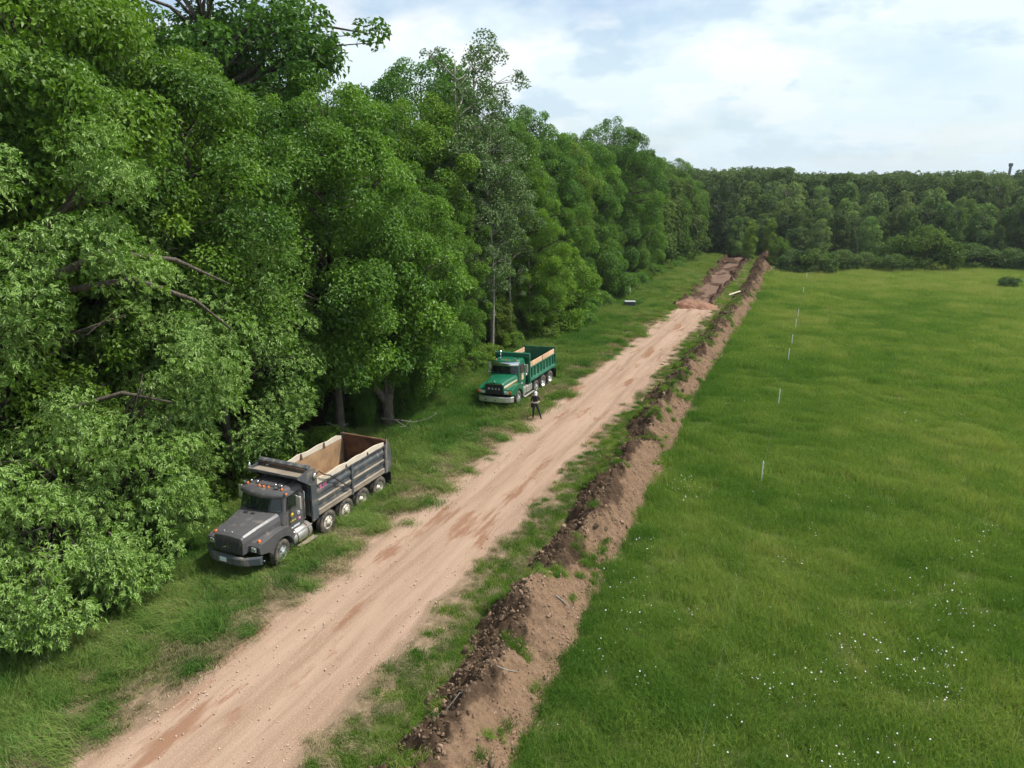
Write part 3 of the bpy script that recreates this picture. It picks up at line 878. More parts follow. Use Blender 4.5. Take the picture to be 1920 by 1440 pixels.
def make_tree(seed, H, R, zb, prof, nclump, nleaf, L, W, rc, trunk_r, bark, leafm, flat=0.75, limbs=0.4, wind=None, spray=0, out=0.5, gap=None, lean=(0, 0), extra=(), droop=0.0, trunk_top=0.86, fork=None, inner=0.5, sides=7, trunk_sides=9):
    r = np.random.RandomState(seed)
    # crown clumps
    t = r.rand(nclump * 4)
    pv = prof(t)
    k = r.rand(len(t)) < pv / max(pv.max(), 1e-6)
    t = t[k][:nclump]
    n = len(t)
    ang = r.rand(n) * 2 * pi
    ph = r.rand(4) * 6.28
    env = R * prof(t) * (1 + 0.20 * np.sin(2 * ang + ph[0] + 4 * t) + 0.16 * np.sin(3 * ang + ph[1] - 5 * t) + 0.10 * np.sin(5 * ang + ph[2] + 9 * t))
    jut = r.rand(n) < 0.22                                   # sprays that break the outline
    env = env * np.where(jut, r.uniform(1.05, 1.28, n), r.uniform(0.85, 1.03, n))
    rr = env * (inner + (1 - inner) * np.sqrt(r.rand(n)))
    rcl = r.uniform(rc[0], rc[1], n) * (0.75 + 0.5 * prof(t)) * np.where(jut, 0.62, 1.0)
    z = zb + (H - zb) * t
    cen = np.stack([np.cos(ang) * rr + lean[0] * (z / H) ** 1.3, np.sin(ang) * rr + lean[1] * (z / H) ** 1.3, z], -1)
    cen[:, 2] = np.minimum(cen[:, 2] + np.where(jut & (t > 0.6), 0.05 * H * r.rand(n), 0), H - 0.4 * rcl)
    if gap is not None:
        keep = gap(cen)
        cen, rcl = cen[keep], rcl[keep]
    if len(extra):
        e = np.array(extra, float)
        cen = np.concatenate([cen, e[:, :3]]); rcl = np.concatenate([rcl, e[:, 3]])
    n = len(cen)
    axis_xy = np.stack([lean[0] * (cen[:, 2] / H) ** 1.3, lean[1] * (cen[:, 2] / H) ** 1.3], -1)
    od = np.concatenate([cen[:, :2] - axis_xy, np.zeros((n, 1))], 1)
    od = unit(od)
    # leaves
    cnt = np.maximum(6, (nleaf * (rcl / np.mean(rcl)) ** 2).astype(int))
    ci = np.repeat(np.arange(n), cnt)
    m = len(ci)
    d = unit(r.randn(m, 3))
    d = unit(d + out * od[ci] + np.array([0, 0, 0.35]))
    rad = rcl[ci] * (0.35 + 0.72 * np.sqrt(r.rand(m)))
    P = cen[ci] + d * rad[:, None] * np.array([1, 1, flat])
    P[:, 2] -= droop * (rad * np.hypot(d[:, 0], d[:, 1]))
    N = unit(d * 0.70 + np.array([0, 0, 0.40]) + 0.48 * r.randn(m, 3))
    A = r.randn(m, 3) + d * 0.8 + np.array([0, 0, -0.35])
    if wind is not None:
        A = A * 0.55 + np.array(wind) * 1.4
        N = unit(N * 0.8 + r.randn(m, 3) * 0.42)
    ctone = np.clip(0.5 + 0.34 * r.randn(n), 0, 1)
    tn = np.clip(0.65 * ctone[ci] + 0.35 * r.rand(m), 0, 1)
    Ls = L * r.uniform(0.65, 1.25, m); Ws = W * r.uniform(0.7, 1.2, m)
    if spray:
        Au = unit(A - N * np.sum(A * N, -1, keepdims=True)); Bu = np.cross(N, Au)
        Vs, Ts = [], []
        for k in range(spray):
            f = (k // 2) / max(1, (spray - 1) // 2)
            sd = 1 if k % 2 else -1
            if k == spray - 1: sd = 0
            base = P + Au * (f * 0.9 * Ls)[:, None]
            ax = Au + Bu * (sd * (1.0 - 0.35 * f)) + 0.18 * r.randn(m, 3)
            nn = unit(N + 0.35 * r.randn(m, 3))
            Vs.append(leaves_geo(base, nn, ax, Ls * (0.95 if sd else 1.15), Ws))
            Ts.append(np.clip(tn + 0.1 * r.randn(m), 0, 1))
        V = np.concatenate(Vs); tn = np.concatenate(Ts)
    else:
        V = leaves_geo(P, N, A, Ls, Ws)
    F = np.arange(len(V)).reshape(-1, 4)
    crown = raw_mesh('crown', V, F, False, leafm, dict(tone=np.repeat(tn, 4)))
    # trunk and limbs
    tv, tf = [], []

    def put(pts, rad, s):
        V_, F_ = tube_geo(pts, rad, s)
        b = len(tv)
        tv.extend(V_)
        tf.extend([tuple(b + i for i in f_) for f_ in F_])
    wob = r.randn(2, 2) * 0.02 * H

    def axis_pt(z_):
        s = z_ / H
        return np.array([lean[0] * s ** 1.3 + wob[0, 0] * sin(3 * s * 2) * s, lean[1] * s ** 1.3 + wob[0, 1] * sin(2.3 * s * 2 + 1) * s, z_])
    zs = np.linspace(0, 1, 10) ** 1.2 * H * trunk_top
    put([axis_pt(q) - (np.array([0, 0, 0.4]) if i == 0 else 0) for i, q in enumerate(zs)], [trunk_r * (1.35 if i == 0 else 1.0) * (1 - 0.90 * (q / (H * trunk_top)) ** 0.9) + 0.02 for i, q in enumerate(zs)], trunk_sides)
    pick = r.rand(n) < limbs
    for c_, rc_ in zip(cen[pick], rcl[pick]):
        hd = np.hypot(c_[0] - lean[0] * (c_[2] / H) ** 1.3, c_[1] - lean[1] * (c_[2] / H) ** 1.3)
        z0 = np.clip(c_[2] - hd * r.uniform(0.35, 0.95), min(zb * 0.75, c_[2]), H * trunk_top * 0.95)
        a_ = axis_pt(z0)
        mid = (a_ + c_) / 2 + np.array([0, 0, hd * 0.10]) + r.randn(3) * 0.12 * hd
        q1 = (a_ + mid) / 2 + r.randn(3) * 0.04 * hd
        q2 = (c_ + mid) / 2 + r.randn(3) * 0.05 * hd
        br = min(trunk_r * 0.5, 0.022 * hd + 0.02)
        put([a_, q1, mid, q2, c_], [br, br * 0.8, br * 0.6, br * 0.4, br * 0.15], sides - 2)
        for _ in range(2):
            e_ = c_ + r.randn(3) * rc_ * 0.6
            put([mid, (mid + e_) / 2 + r.randn(3) * 0.15, e_], [br * 0.4, br * 0.25, br * 0.08], 4)
    if fork is not None:
        for pts, rad in fork:
            put(pts, rad, 8)
    me = bpy.data.meshes.new('trunk')
    me.from_pydata(tv, [], tf)
    me.polygons.foreach_set('use_smooth', np.ones(len(tf), dtype=bool))
    me.materials.append(bark)
    return me, crown


def bark_material(name, a, b, sc=(14, 14, 2.5)):
    m, n = M(name)
    co = n.add('ShaderNodeTexCoord').outputs['Object']
    f = n.noise(n.mapping(co, sc), 1.0, 3, 0.7)
    c = n.mix(n.ramp(f, [(0.35, 0.0), (0.65, 1.0)]), a, b)
    bs = n.add('ShaderNodeBsdfDiffuse', {'Color': c})
    n.add('ShaderNodeOutputMaterial', {'Surface': bs.outputs[0]})
    return m


MAT['bark'] = bark_material('bark_grey', (0.055, 0.046, 0.037), (0.150, 0.130, 0.105))
MAT['bark_pale'] = bark_material('bark_pale', (0.16, 0.145, 0.12), (0.34, 0.32, 0.28), (5, 5, 6))
MAT['leaf'] = leaf_material('leaf_green', (0.044, 0.108, 0.013), (0.155, 0.262, 0.028), None, 0.33, 0.5)
MAT['leaf_wind'] = leaf_material('leaf_pale_backed', (0.052, 0.128, 0.012), (0.170, 0.300, 0.028), (0.25, 0.385, 0.10), 0.26, 0.42)
MAT['leaf_asp'] = leaf_material('leaf_small', (0.040, 0.092, 0.018), (0.105, 0.190, 0.036), (0.13, 0.20, 0.075), 0.28, 0.45)
MAT['leaf_far'] = leaf_material('leaf_far', (0.052, 0.092, 0.026), (0.135, 0.190, 0.062), None, 0.30, 0.6, spec=0.15)

dome = lambda t: np.sqrt(np.clip(1 - (np.abs(t - 0.38) / 0.66) ** 2.2, 0, 1)) * 0.98 + 0.02
egg = lambda t: np.clip(np.sin(pi * np.clip(t * 0.86 + 0.10, 0, 1)), 0, 1) ** 0.62
cone = lambda t: np.clip(1.05 - t, 0, 1) ** 0.7 * sst(t, -0.05, 0.12)
slim = lambda t: 0.55 + 0.45 * np.sin(pi * np.clip(t, 0, 1)) ** 0.8
edgey = lambda t: np.sqrt(np.clip(1 - (np.clip(t - 0.22, 0, 1) / 0.80) ** 2.0, 0, 1)) * (0.75 + 0.25 * sst(t, 0, 0.2))

TREES = {}
# broad trees of the wood's edge (18 m tall as built, scaled where they stand)
TREES['oak'] = make_tree(101, 20, 5.6, 2.6, edgey, 185, 390, 0.22, 0.125, (0.5, 1.4), 0.34, MAT['bark'], MAT['leaf'], limbs=0.25)
TREES['maple'] = make_tree(102, 20, 5.2, 4.0, egg, 175, 390, 0.205, 0.14, (0.5, 1.3), 0.30, MAT['bark'], MAT['leaf'], limbs=0.25)
TREES['ash'] = make_tree(103, 20, 4.8, 1.8, edgey, 205, 340, 0.25, 0.105, (0.45, 1.15), 0.26, MAT['bark'], MAT['leaf'], limbs=0.22, droop=0.15)
TREES['tall'] = make_tree(104, 20, 4.6, 5.5, dome, 130, 270, 0.27, 0.17, (0.6, 1.35), 0.32, MAT['bark'], MAT['leaf'], limbs=0.6, out=0.3)
TREES['aspen'] = make_tree(105, 22, 2.5, 6.0, slim, 100, 115, 0.20, 0.13, (0.35, 0.8), 0.15, MAT['bark_pale'], MAT['leaf_asp'], limbs=0.55, inner=0.15, trunk_top=0.95, droop=0.2)
TREES['understorey'] = make_tree(106, 9, 2.7, 0.6, edgey, 95, 190, 0.24, 0.13, (0.4, 1.05), 0.10, MAT['bark'], MAT['leaf'], limbs=0.3)
# smaller-leaved, cheaper trees for the far side
TREES['far_round'] = make_tree(111, 12, 3.4, 1.2, edgey, 85, 60, 0.56, 0.34, (0.5, 1.25), 0.16, MAT['bark_pale'], MAT['leaf_far'], limbs=0.3)
TREES['far_slim'] = make_tree(112, 12, 2.2, 1.0, slim, 75, 55, 0.52, 0.30, (0.4, 1.05), 0.13, MAT['bark_pale'], MAT['leaf_far'], limbs=0.4, inner=0.3)
TREES['far_cone'] = make_tree(113, 12, 2.9, 0.8, cone, 85, 55, 0.52, 0.30, (0.4, 1.1), 0.15, MAT['bark'], MAT['leaf_far'], limbs=0.3, droop=0.2)
TREES['bush'] = make_tree(121, 3.2, 2.0, 0.45, edgey, 46, 70, 0.34, 0.15, (0.25, 0.75), 0.05, MAT['bark'], MAT['leaf_far'], limbs=0.5, trunk_top=0.5)
TREES['shrub'] = make_tree(122, 2.4, 1.5, 0.15, dome, 60, 110, 0.17, 0.11, (0.3, 0.55), 0.04, MAT['bark'], MAT['leaf'], limbs=0.4, trunk_top=0.5)


def plant(kind, name, x, y, h, wide=1.0, col=(1, 1, 1), rz=None, label=None, cat='tree', group=None, seed=0, parts=('trunk', 'crown'), z=None):
    tm, cm = TREES[kind]
    r = random.Random(int(x * 131 + y * 17) + seed)
    base_h_ = {'oak': 20, 'maple': 20, 'ash': 20, 'tall': 20, 'aspen': 22, 'understorey': 9, 'far_round': 12, 'far_slim': 12, 'far_cone': 12, 'bush': 3.2, 'shrub': 2.4}.get(kind, 1.0)
    s = h / base_h_
    e = empty(name, (x, y, gh1(x, y) - 0.05 if z is None else z), r.uniform(0, 6.28) if rz is None else rz)
    e.scale = (s * wide, s * wide, s)
    tag(e, label, cat, group)
    for nm, me in zip(parts, (tm, cm)):
        o = obj(nm, me, e)
        o.color = (*col, 1.0)
    return e


# -- the wind-blown trees at the left of the picture, built where they stand
WIND = (0.55, -0.25, -0.42)
limb_a = [([(-0.5, 0.3, 7.5), (0.9, 0.0, 9.6), (1.9, 0.9, 11.0), (3.6, 2.2, 11.9), (5.3, 3.6, 11.6), (6.4, 5.0, 10.6)], [0.26, 0.22, 0.18, 0.14, 0.09, 0.03]),
          ([(0.6, 0.0, 9.1), (2.2, 1.4, 10.6), (4.0, 2.9, 10.9), (5.2, 4.4, 10.0), (5.8, 5.6, 8.6)], [0.17, 0.14, 0.11, 0.07, 0.03]),
          ([(-0.1, 0.1, 8.4), (-0.2, -1.6, 11.0), (0.4, -2.6, 13.2), (0.6, -3.0, 15.0)], [0.20, 0.15, 0.10, 0.04]),
          ([(0.2, 0.0, 8.9), (1.7, -1.5, 10.1), (3.2, -2.2, 10.3), (4.6, -2.6, 9.8)], [0.14, 0.10, 0.07, 0.03]),
          ([(0.3, 0.1, 5.0), (1.8, 1.0, 6.2), (3.6, 2.0, 6.8), (5.2, 2.8, 6.4)], [0.15, 0.11, 0.08, 0.03])]
rw = np.random.RandomState(3)
low = [(3.8 + 1.6 * rw.rand(), -5 + 9.0 * rw.rand(), 1.2 + 5.0 * rw.rand(), 0.65 + 0.45 * rw.rand()) for _ in range(46)]
low += [(5.2 + 0.9 * rw.rand(), 1.2 + 2.4 * rw.rand(), 1.6 + 2.2 * rw.rand(), 0.55 + 0.35 * rw.rand()) for _ in range(12)]
low += [(5.4 + 1.3 * rw.rand(), -4.5 + 5.6 * rw.rand(), 1.0 + 2.6 * rw.rand() ** 1.4, 0.5 + 0.35 * rw.rand()) for _ in range(34)]
low += [(4.0 + 1.4 * rw.rand(), -6.5 + 5.0 * rw.rand(), 0.8 + 3.2 * rw.rand(), 0.6 + 0.4 * rw.rand()) for _ in range(22)]


def window(c):      # the open pocket round the big bent limbs
    d = np.sqrt(((c[:, 0] - 4.0) / 3.6) ** 2 + ((c[:, 1] - 1.3) / 3.3) ** 2 + ((c[:, 2] - 10.2) / 1.25) ** 2)
    return d > 1


TREES['windA'] = make_tree(131, 20.5, 6.3, 2.2, edgey, 215, 115, 0.155, 0.050, (0.55, 1.35), 0.36, MAT['bark'], MAT['leaf_wind'], flat=0.65, limbs=0.22, wind=WIND, spray=7, gap=window, extra=low, fork=limb_a)
TREES['windB'] = make_tree(132, 18.5, 5.8, 3.0, dome, 125, 105, 0.155, 0.050, (0.55, 1.35), 0.30, MAT['bark'], MAT['leaf_wind'], flat=0.65, limbs=0.35, wind=WIND, spray=7)
plant('windA', 'windblown_tree', -26.8, 15.6, 1.0, 1.0, (1, 1, 1), 0.0, 'big wind-tossed tree with pale-backed leaves and bent bare limbs beside the grey truck')
plant('windB', 'windblown_tree', -27.8, 7.4, 1.0, 1.0, (0.95, 1, 0.9), 0.4, 'wind-tossed tree cut by the left edge of the picture')
plant('windB', 'windblown_tree', -33.5, 20.5, 1.32, 1.0, (0.85, 0.95, 0.85), 2.0, 'tall pale-leaved tree rising behind the big wind-tossed one at upper left')
TREES['windC'] = make_tree(133, 14.0, 3.6, 2.4, edgey, 90, 105, 0.16, 0.058, (0.6, 1.2), 0.22, MAT['bark'], MAT['leaf_wind'], flat=0.7, limbs=0.3, wind=(0.4, -0.2, -0.3), spray=6, droop=0.15)
plant('windC', 'windblown_tree', -24.9, 24.2, 1.0, 1.0, (0.75, 0.85, 0.7), 1.0, 'smaller drooping tree with pale leaf tips just behind the grey truck bed')

# -- trees one can tell apart along the edge of the wood
ED = [
    ('oak', 'oak_tree', -28.6, 26.5, 20.5, 1.0, (0.95, 1.0, 0.95), 'dense dark-green tree above the grey truck, behind the drooping pale one'),
    ('maple', 'maple_tree', -24.6, 32.2, 19.0, 0.98, (0.90, 1.0, 0.95), 'broad dark tree whose straight trunk stands behind the grey truck tailgate'),
    ('oak', 'oak_tree', -23.3, 37.6, 14.2, 0.92, (0.95, 1.05, 0.9), 'leafy tree whose low crown hangs beside the nose of the green truck'),
    ('ash', 'ash_tree', -28.6, 38.5, 20.5, 1.0, (1.0, 1.1, 0.8), 'tall light-green tree behind the two visible trunks near the grey truck'),
    ('tall', 'tall_tree', -39.0, 38.0, 29.5, 1.15, (0.62, 0.78, 0.75), 'tallest dark open-crowned tree against the sky at upper left'),
    ('tall', 'tall_tree', -42.0, 46.0, 26.0, 1.0, (0.62, 0.78, 0.72), 'dark gappy treetop against the sky right of the tallest one'),
    ('maple', 'maple_tree', -29.5, 49.5, 20.3, 0.95, (1.1, 1.12, 0.75), 'rounded yellow-green treetop left of the slender pale-stemmed trees'),
    ('maple', 'maple_tree', -35.0, 61.0, 25.2, 1.0, (0.72, 0.92, 0.85), 'dark rounded treetop behind the slender pale-stemmed trees'),
    ('aspen', 'aspen_tree', -26.4, 51.5, 24.2, 1.1, (1, 1, 1), 'slender pale-stemmed tree with sparse top, leftmost of the tall thin group'),
    ('aspen', 'aspen_tree', -27.2, 56.8, 25.6, 1.15, (0.95, 1, 0.95), 'tallest of the slender sparse-topped trees above the green truck'),
    ('aspen', 'aspen_tree', -25.6, 55.5, 21.0, 1.1, (1.05, 1.05, 0.9), 'slender tree with a long bare pale trunk behind the green truck'),
    ('aspen', 'aspen_tree', -24.3, 52.8, 18.5, 0.95, (1.05, 1.05, 0.9), 'slender pale-stemmed tree standing foremost above the green truck bed'),
    ('aspen', 'aspen_tree', -24.9, 58.0, 17.5, 1.0, (1.0, 1.05, 0.9), 'slender pale-stemmed tree just left of the bright lime-green one'),
    ('ash', 'ash_tree', -26.2, 47.5, 14.0, 0.85, (1.0, 1.05, 0.85), 'mid-green tree standing right behind the green truck cab'),
    ('ash', 'ash_tree', -24.6, 61.5, 15.0, 0.85, (1.25, 1.25, 0.75), 'bright lime-green tree at the wood edge beyond the green truck'),
    ('understorey', 'young_tree', -23.2, 66.5, 8.5, 1.0, (1.3, 1.28, 0.75), 'low bright-green tree at the foot of the lime-green one'),
    ('oak', 'oak_tree', -29.0, 66.0, 20.5, 0.9, (0.95, 1.0, 0.9), 'dense tree with rounded top right of the slender pale-stemmed group'),
    ('maple', 'maple_tree', -31.0, 78.0, 22.0, 0.9, (0.72, 0.9, 0.78), 'dark peaked treetop standing out midway along the wood'),
    ('ash', 'ash_tree', -27.6, 75.0, 18.0, 0.85, (0.85, 0.95, 0.85), 'dark tree behind the small tree near the white stake'),
    ('maple', 'maple_tree', -30.5, 92.0, 20.5, 0.95, (1.0, 1.12, 0.9), 'lighter rounded treetop left of the big spreading tree midway'),
    ('understorey', 'young_tree', -25.2, 88.5, 9.5, 0.95, (0.85, 0.95, 0.85), 'small rounded tree with thin pale stem by the white stake'),
    ('oak', 'oak_tree', -29.2, 106.0, 23.5, 0.9, (0.82, 0.95, 0.82), 'big spreading dark tree towering over the wood midway along'),
    ('ash', 'ash_tree', -26.0, 112.0, 13.0, 0.9, (1.0, 1.08, 0.85), 'green tree at the wood edge in front of the big spreading one'),
]
for kind, nm, x, y, h, wd, col, lab in ED:
    plant(kind, nm, x, y, h, wd, col, None, lab)

# forked grey trunk that shows under the low crown
fk = [([(0, 0, -0.4), (0.02, 0, 0.8), (0.0, 0.02, 1.7), (0.1, 0.1, 2.3)], [0.46, 0.36, 0.33, 0.30]),
      ([(0.0, 0.0, 1.6), (-0.35, -0.25, 2.3), (-0.75, -0.5, 3.0), (-1.0, -0.7, 3.5), (-1.1, -0.7, 4.6)], [0.26, 0.23, 0.20, 0.17, 0.12]),
      ([(0.1, 0.1, 2.2), (0.3, 0.25, 3.2), (0.5, 0.3, 5.5), (0.6, 0.5, 8.5)], [0.30, 0.25, 0.20, 0.10])]
TREES['forked'] = make_tree(141, 12, 3.6, 4.2, dome, 90, 210, 0.26, 0.15, (0.6, 1.1), 0.12, MAT['bark_grey'] if 'bark_grey' in MAT else MAT['bark'], MAT['leaf'], limbs=0.3, fork=fk)
plant('forked', 'forked_tree', -22.9, 34.6, 1.0, 1.0, (0.95, 1.05, 0.9), 0.5, 'tree with thick forked grey trunk showing beyond the grey truck')
for i, (x, y, h, lab) in enumerate(((-23.0, 36.6, 7.5, 'thin grey stem standing close to the forked trunk'), (-23.4, 37.9, 8.0, 'slim dark stem second past the forked trunk'),
                                    (-24.0, 33.9, 6.0, 'whip-thin pale sapling between the straight and the forked trunk'))):
    plant('understorey', 'sapling_tree', x, y, h, 0.35, (0.8, 0.9, 0.8), None, lab)

# rest of the wood: rows behind and farther along
r = random.Random(42)


def stretch(y):
    return ('left of the grey truck' if y < 24 else 'between the grey truck and the green truck' if y < 42 else 'behind the green truck' if y < 58
            else 'between the green truck and the pale stake' if y < 90 else 'beyond the pale stake')


ORD = 'first second third fourth fifth sixth seventh eighth ninth tenth eleventh twelfth thirteenth fourteenth fifteenth sixteenth seventeenth eighteenth nineteenth twentieth'.split()


def nth(i):
    return ORD[i] if i < 20 else ('twenty-' + ORD[i - 20] if i < 29 else 'thirtieth' if i == 29 else 'thirty-' + ORD[i - 30])


WOOD = 'trees of the wood behind its front row'
rows = []
for y in range(2, 166, 7):
    for x in (-31, -36.5, -43):
        rows.append((x + r.uniform(-1.6, 1.6), y + r.uniform(-2.5, 2.5)))
occupied = [(e[2], e[3]) for e in ED]
for x, y in rows:
    if any((x - a) ** 2 + (y - b) ** 2 < 9 for a, b in occupied):
        continue
    lim = np.interp(y, [0, 29, 37, 50, 66, 90, 120, 165], [25.5, 25.5, 20.5, 20.5, 20.0, 19.0, 20.5, 21.0])
    h = lim * r.uniform(0.82, 1.0) * (1.0 + 0.012 * (-x - 30))
    g = r.uniform(0.72, 1.05)
    plant(r.choice(['oak', 'maple', 'ash', 'tall'] if y < 110 else ['oak', 'maple', 'ash']), 'wood_tree', x, y, h, r.uniform(0.85, 1.05), (g * r.uniform(0.85, 1.1), g, g * r.uniform(0.75, 0.95)), None,
          'tree behind the front row of the wood ' + stretch(y), 'tree', WOOD)
EDGE2 = 'trees along the far end of the wood edge'
for i in range(16):
    y = 117 + i * 3.4 + r.uniform(-1.2, 1.2)
    x = -27.0 + 0.045 * (y - 117) + r.uniform(-1.5, 0.9)
    g = r.uniform(0.8, 1.15)
    plant(r.choice(['ash', 'maple', 'oak', 'understorey', 'far_round']), 'edge_tree', x, y, r.uniform(9, 17), r.uniform(0.75, 0.95), (g, g * 1.02, g * 0.85), None,
          nth(i) + ' tree along the wood edge past the big spreading tree, beside the dug roadbed', 'tree', EDGE2)
for i in range(24):
    y = 12 + i * 6.4 + r.uniform(-2, 2)
    x = -26.2 + r.uniform(-1.6, 0.8)
    if 29 < y < 40: continue
    plant('understorey', 'young_tree', x, y, r.uniform(4.5, 8.5), r.uniform(0.8, 1.1), (r.uniform(0.8, 1.15), r.uniform(0.9, 1.1), 0.8), None,
          'young lower-storey tree at the wood edge ' + stretch(y), 'tree', 'young trees in the lower storey')
for i in range(70):
    y = 8 + i * 2.15 + r.uniform(-1, 1)
    x = -23.9 + r.uniform(-1.3, 0.7)
    h = r.uniform(1.0, 2.4)
    if 29.5 < y < 38.5: x -= 1.4; h *= 0.6
    if y < 24: x -= 0.8
    plant('shrub', 'edge_shrub', x, y, h, r.uniform(0.8, 1.3), (r.uniform(0.85, 1.2), r.uniform(0.95, 1.15), 0.8), None,
          'low shrub at the foot of the wood ' + stretch(y), 'shrub', 'shrubs along the foot of the wood', parts=('stem', 'foliage'))

# -- far side of the meadow: bushes, young trees, then the wood as one mass
BUSH = [(-3.4, 130.5, 3.6, 1.15, (0.75, 0.85, 0.95), 'dark rounded bush nearest the end of the spoil bank'), (-0.6, 128.5, 3.9, 1.05, (1.0, 1.05, 0.9), 'lighter open bush on thin stems beside the dark rounded one'),
        (16.8, 141.0, 7.2, 0.85, (1.05, 1.1, 0.8), 'tall dome-shaped bush standing out at the meadow edge'), (3.6, 137, 3.4, 1.2, (1.0, 1.05, 1.0), 'pale low bush right of the open one on thin stems'),
        (7.2, 139, 3.0, 1.3, (1.0, 1.05, 1.0), 'low spreading bush between the pale one and the tall dome'), (11.6, 136.5, 3.0, 1.2, (0.95, 1.0, 0.95), 'low bush at the left foot of the tall dome-shaped bush'),
        (24.8, 148.0, 4.2, 1.4, (0.8, 0.9, 0.8), 'wide dark bush right of the tall dome-shaped bush'), (30.5, 149, 3.6, 1.3, (0.85, 0.95, 0.85), 'bush at the meadow edge near the right frame edge'),
        (36.5, 147.5, 4.4, 1.3, (0.8, 0.9, 0.8), 'dark bush cut by the right edge of the picture'), (25.2, 120.5, 1.6, 1.3, (0.6, 0.8, 0.8), 'small dark bush standing alone out in the meadow'),
        (12.5, 146, 5.2, 0.9, (0.95, 1.05, 0.85), 'bush behind the left shoulder of the tall dome-shaped bush'), (-6.8, 142, 4.8, 0.6, (1.15, 1.25, 0.8), 'slender light-green bush near the end of the bank')]
for x, y, h, wd, col, lab in BUSH:
    plant('bush', 'meadow_bush', x, y, h, wd, col, None, lab, 'bush', parts=('stem', 'foliage'))
SAP = [(-12.6, 147, 7.8, 0.75, (1.7, 1.7, 0.8), 'light-green sapling between dug roadbed and spoil bank'), (-9.9, 160, 7.8, 0.75, (1.6, 1.6, 0.8), 'light-green sapling past the end of the spoil bank'),
       (-18.5, 174, 10.5, 0.8, (1.2, 1.35, 1.3), 'blue-green rounded tree at the end of the dug roadbed'), (-13.6, 171, 9.0, 0.8, (1.0, 1.1, 0.9), 'light young tree behind the sapling at the roadbed end')]
for x, y, h, wd, col, lab in SAP:
    plant('far_slim' if h < 8 else 'far_round', 'sapling_tree', x, y, h, wd, col, None, lab)
FAR = 'young trees of the far treeline'
for row, (y0, n_, x0, x1, h0, h1) in enumerate(((156, 34, -24, 52, 6.5, 10), (166, 40, -26, 58, 8, 12.5), (178, 34, -40, 66, 10, 14), (194, 32, -50, 72, 11.5, 15.5))):
    for i in range(n_):
        x = x0 + (x1 - x0) * (i + r.uniform(0.1, 0.9)) / n_
        y = y0 + r.uniform(-3.5, 3.5) + 6 * (x > 10) * (row == 0) - 3 * (x < -8)
        if row == 0 and x < -6: y += 12
        g = r.choice((0.6, 0.8, 0.95, 1.1, 1.3, 1.5)) * r.uniform(0.9, 1.1)
        plant(r.choice(['far_round', 'far_slim', 'far_cone', 'far_slim', 'far_round']), 'far_tree', x, y, r.uniform(h0 * 0.85, h1) * r.choice((0.85, 1.0, 1.0, 1.15)), r.uniform(0.62, 0.95), (g * r.uniform(0.9, 1.1), g, g * r.uniform(0.9, 1.15)), None,
              nth(i) + ' young tree from the left in the front row of the far treeline' if row == 0 else 'taller young tree behind the front row of the far treeline', 'tree', FAR)

m_ = leaf_material('leaf_distance', (0.045, 0.085, 0.028), (0.140, 0.195, 0.070), None, 0.2, 0.7, instancer=True, spec=0.05)
fp = []
for s, pf, R_w in ((151, edgey, 4.6), (152, dome, 4.2), (153, egg, 3.8)):
    tm, cm = make_tree(s, 17, R_w, 2.0, pf, 95, 52, 0.62, 0.42, (0.8, 1.5), 0.2, MAT['bark'], m_, limbs=0.05)
    fp.append(proto('far_crown', cm))
rr_ = np.random.RandomState(8)
n = 2600
yy = 205 + 700 * rr_.rand(n) ** 1.7
xx = rr_.uniform(-0.55, 0.42, n) * yy
k = (yy < 520) | (rr_.rand(n) < 0.7)
xx, yy = xx[k], yy[k]
n = len(xx)
hh = np.interp(yy, [200, 260, 330, 900], [0.92, 1.0, 1.08, 1.3]) * rr_.uniform(0.78, 1.12, n) + np.where(xx < -0.05 * yy, 0.10, 0)
scatter('far_woods', np.stack([xx, yy, np.zeros(n) - 0.2], -1), np.stack([np.zeros(n), np.zeros(n), rr_.rand(n) * 6.28], -1), hh, rr_.randint(0, 3, n), np.clip(0.5 + 0.38 * rr_.randn(n), 0, 1), fp,
        'unbroken distant woodland out to the horizon')

# ------------------------------------------------------------------ dump trucks (local axes: x forward, y to the side that faces the road, z up)
DUST = (0.36, 0.285, 0.20)
MAT['grey'] = basic('charcoal_paint', (0.078, 0.075, 0.078), 0.42, 0, 0.08, 2.0, 0, 1, 0.5, DUST, 0.18, 2.6)
MAT['bed_grey'] = basic('bed_grey_paint', (0.062, 0.070, 0.078), 0.5, 0, 0.12, 2.0, 0.15, 25, 0.4, DUST, 0.32, 2.4)
MAT['green'] = basic('green_paint', (0.006, 0.105, 0.052), 0.30, 0, 0.07, 2.0, 0, 1, 0.5, (0.2, 0.22, 0.15), 0.05, 2.0, 0.4)
MAT['green_bed'] = basic('green_bed_paint', (0.008, 0.100, 0.055), 0.42, 0, 0.12, 2.0, 0, 1, 0.45, (0.22, 0.24, 0.18), 0.14, 2.0)
MAT['black'] = basic('black_steel', (0.016, 0.016, 0.017), 0.6, 0, 0.2, 4.0, 0, 1, 0.4, (0.14, 0.11, 0.08), 0.12, 3.0)
MAT['trim'] = basic('dark_trim', (0.020, 0.021, 0.022), 0.45, 0, 0.1)
MAT['tyre'] = basic('tyre_rubber', (0.040, 0.039, 0.038), 0.8, 0, 0.2, 6.0, 0.2, 40, 0.3, (0.20, 0.165, 0.125), 0.55, 4.0)
MAT['rim_white'] = basic('cream_rim', (0.62, 0.56, 0.47), 0.5, 0, 0.12, 5.0, 0, 1, 0.4, (0.30, 0.19, 0.11), 0.15, 5.0)
MAT['rim_alu'] = basic('alloy_rim', (0.66, 0.66, 0.66), 0.32, 0.8, 0.08, 5.0)
MAT['chrome'] = basic('chrome', (0.72, 0.73, 0.75), 0.14, 1.0, 0.03)
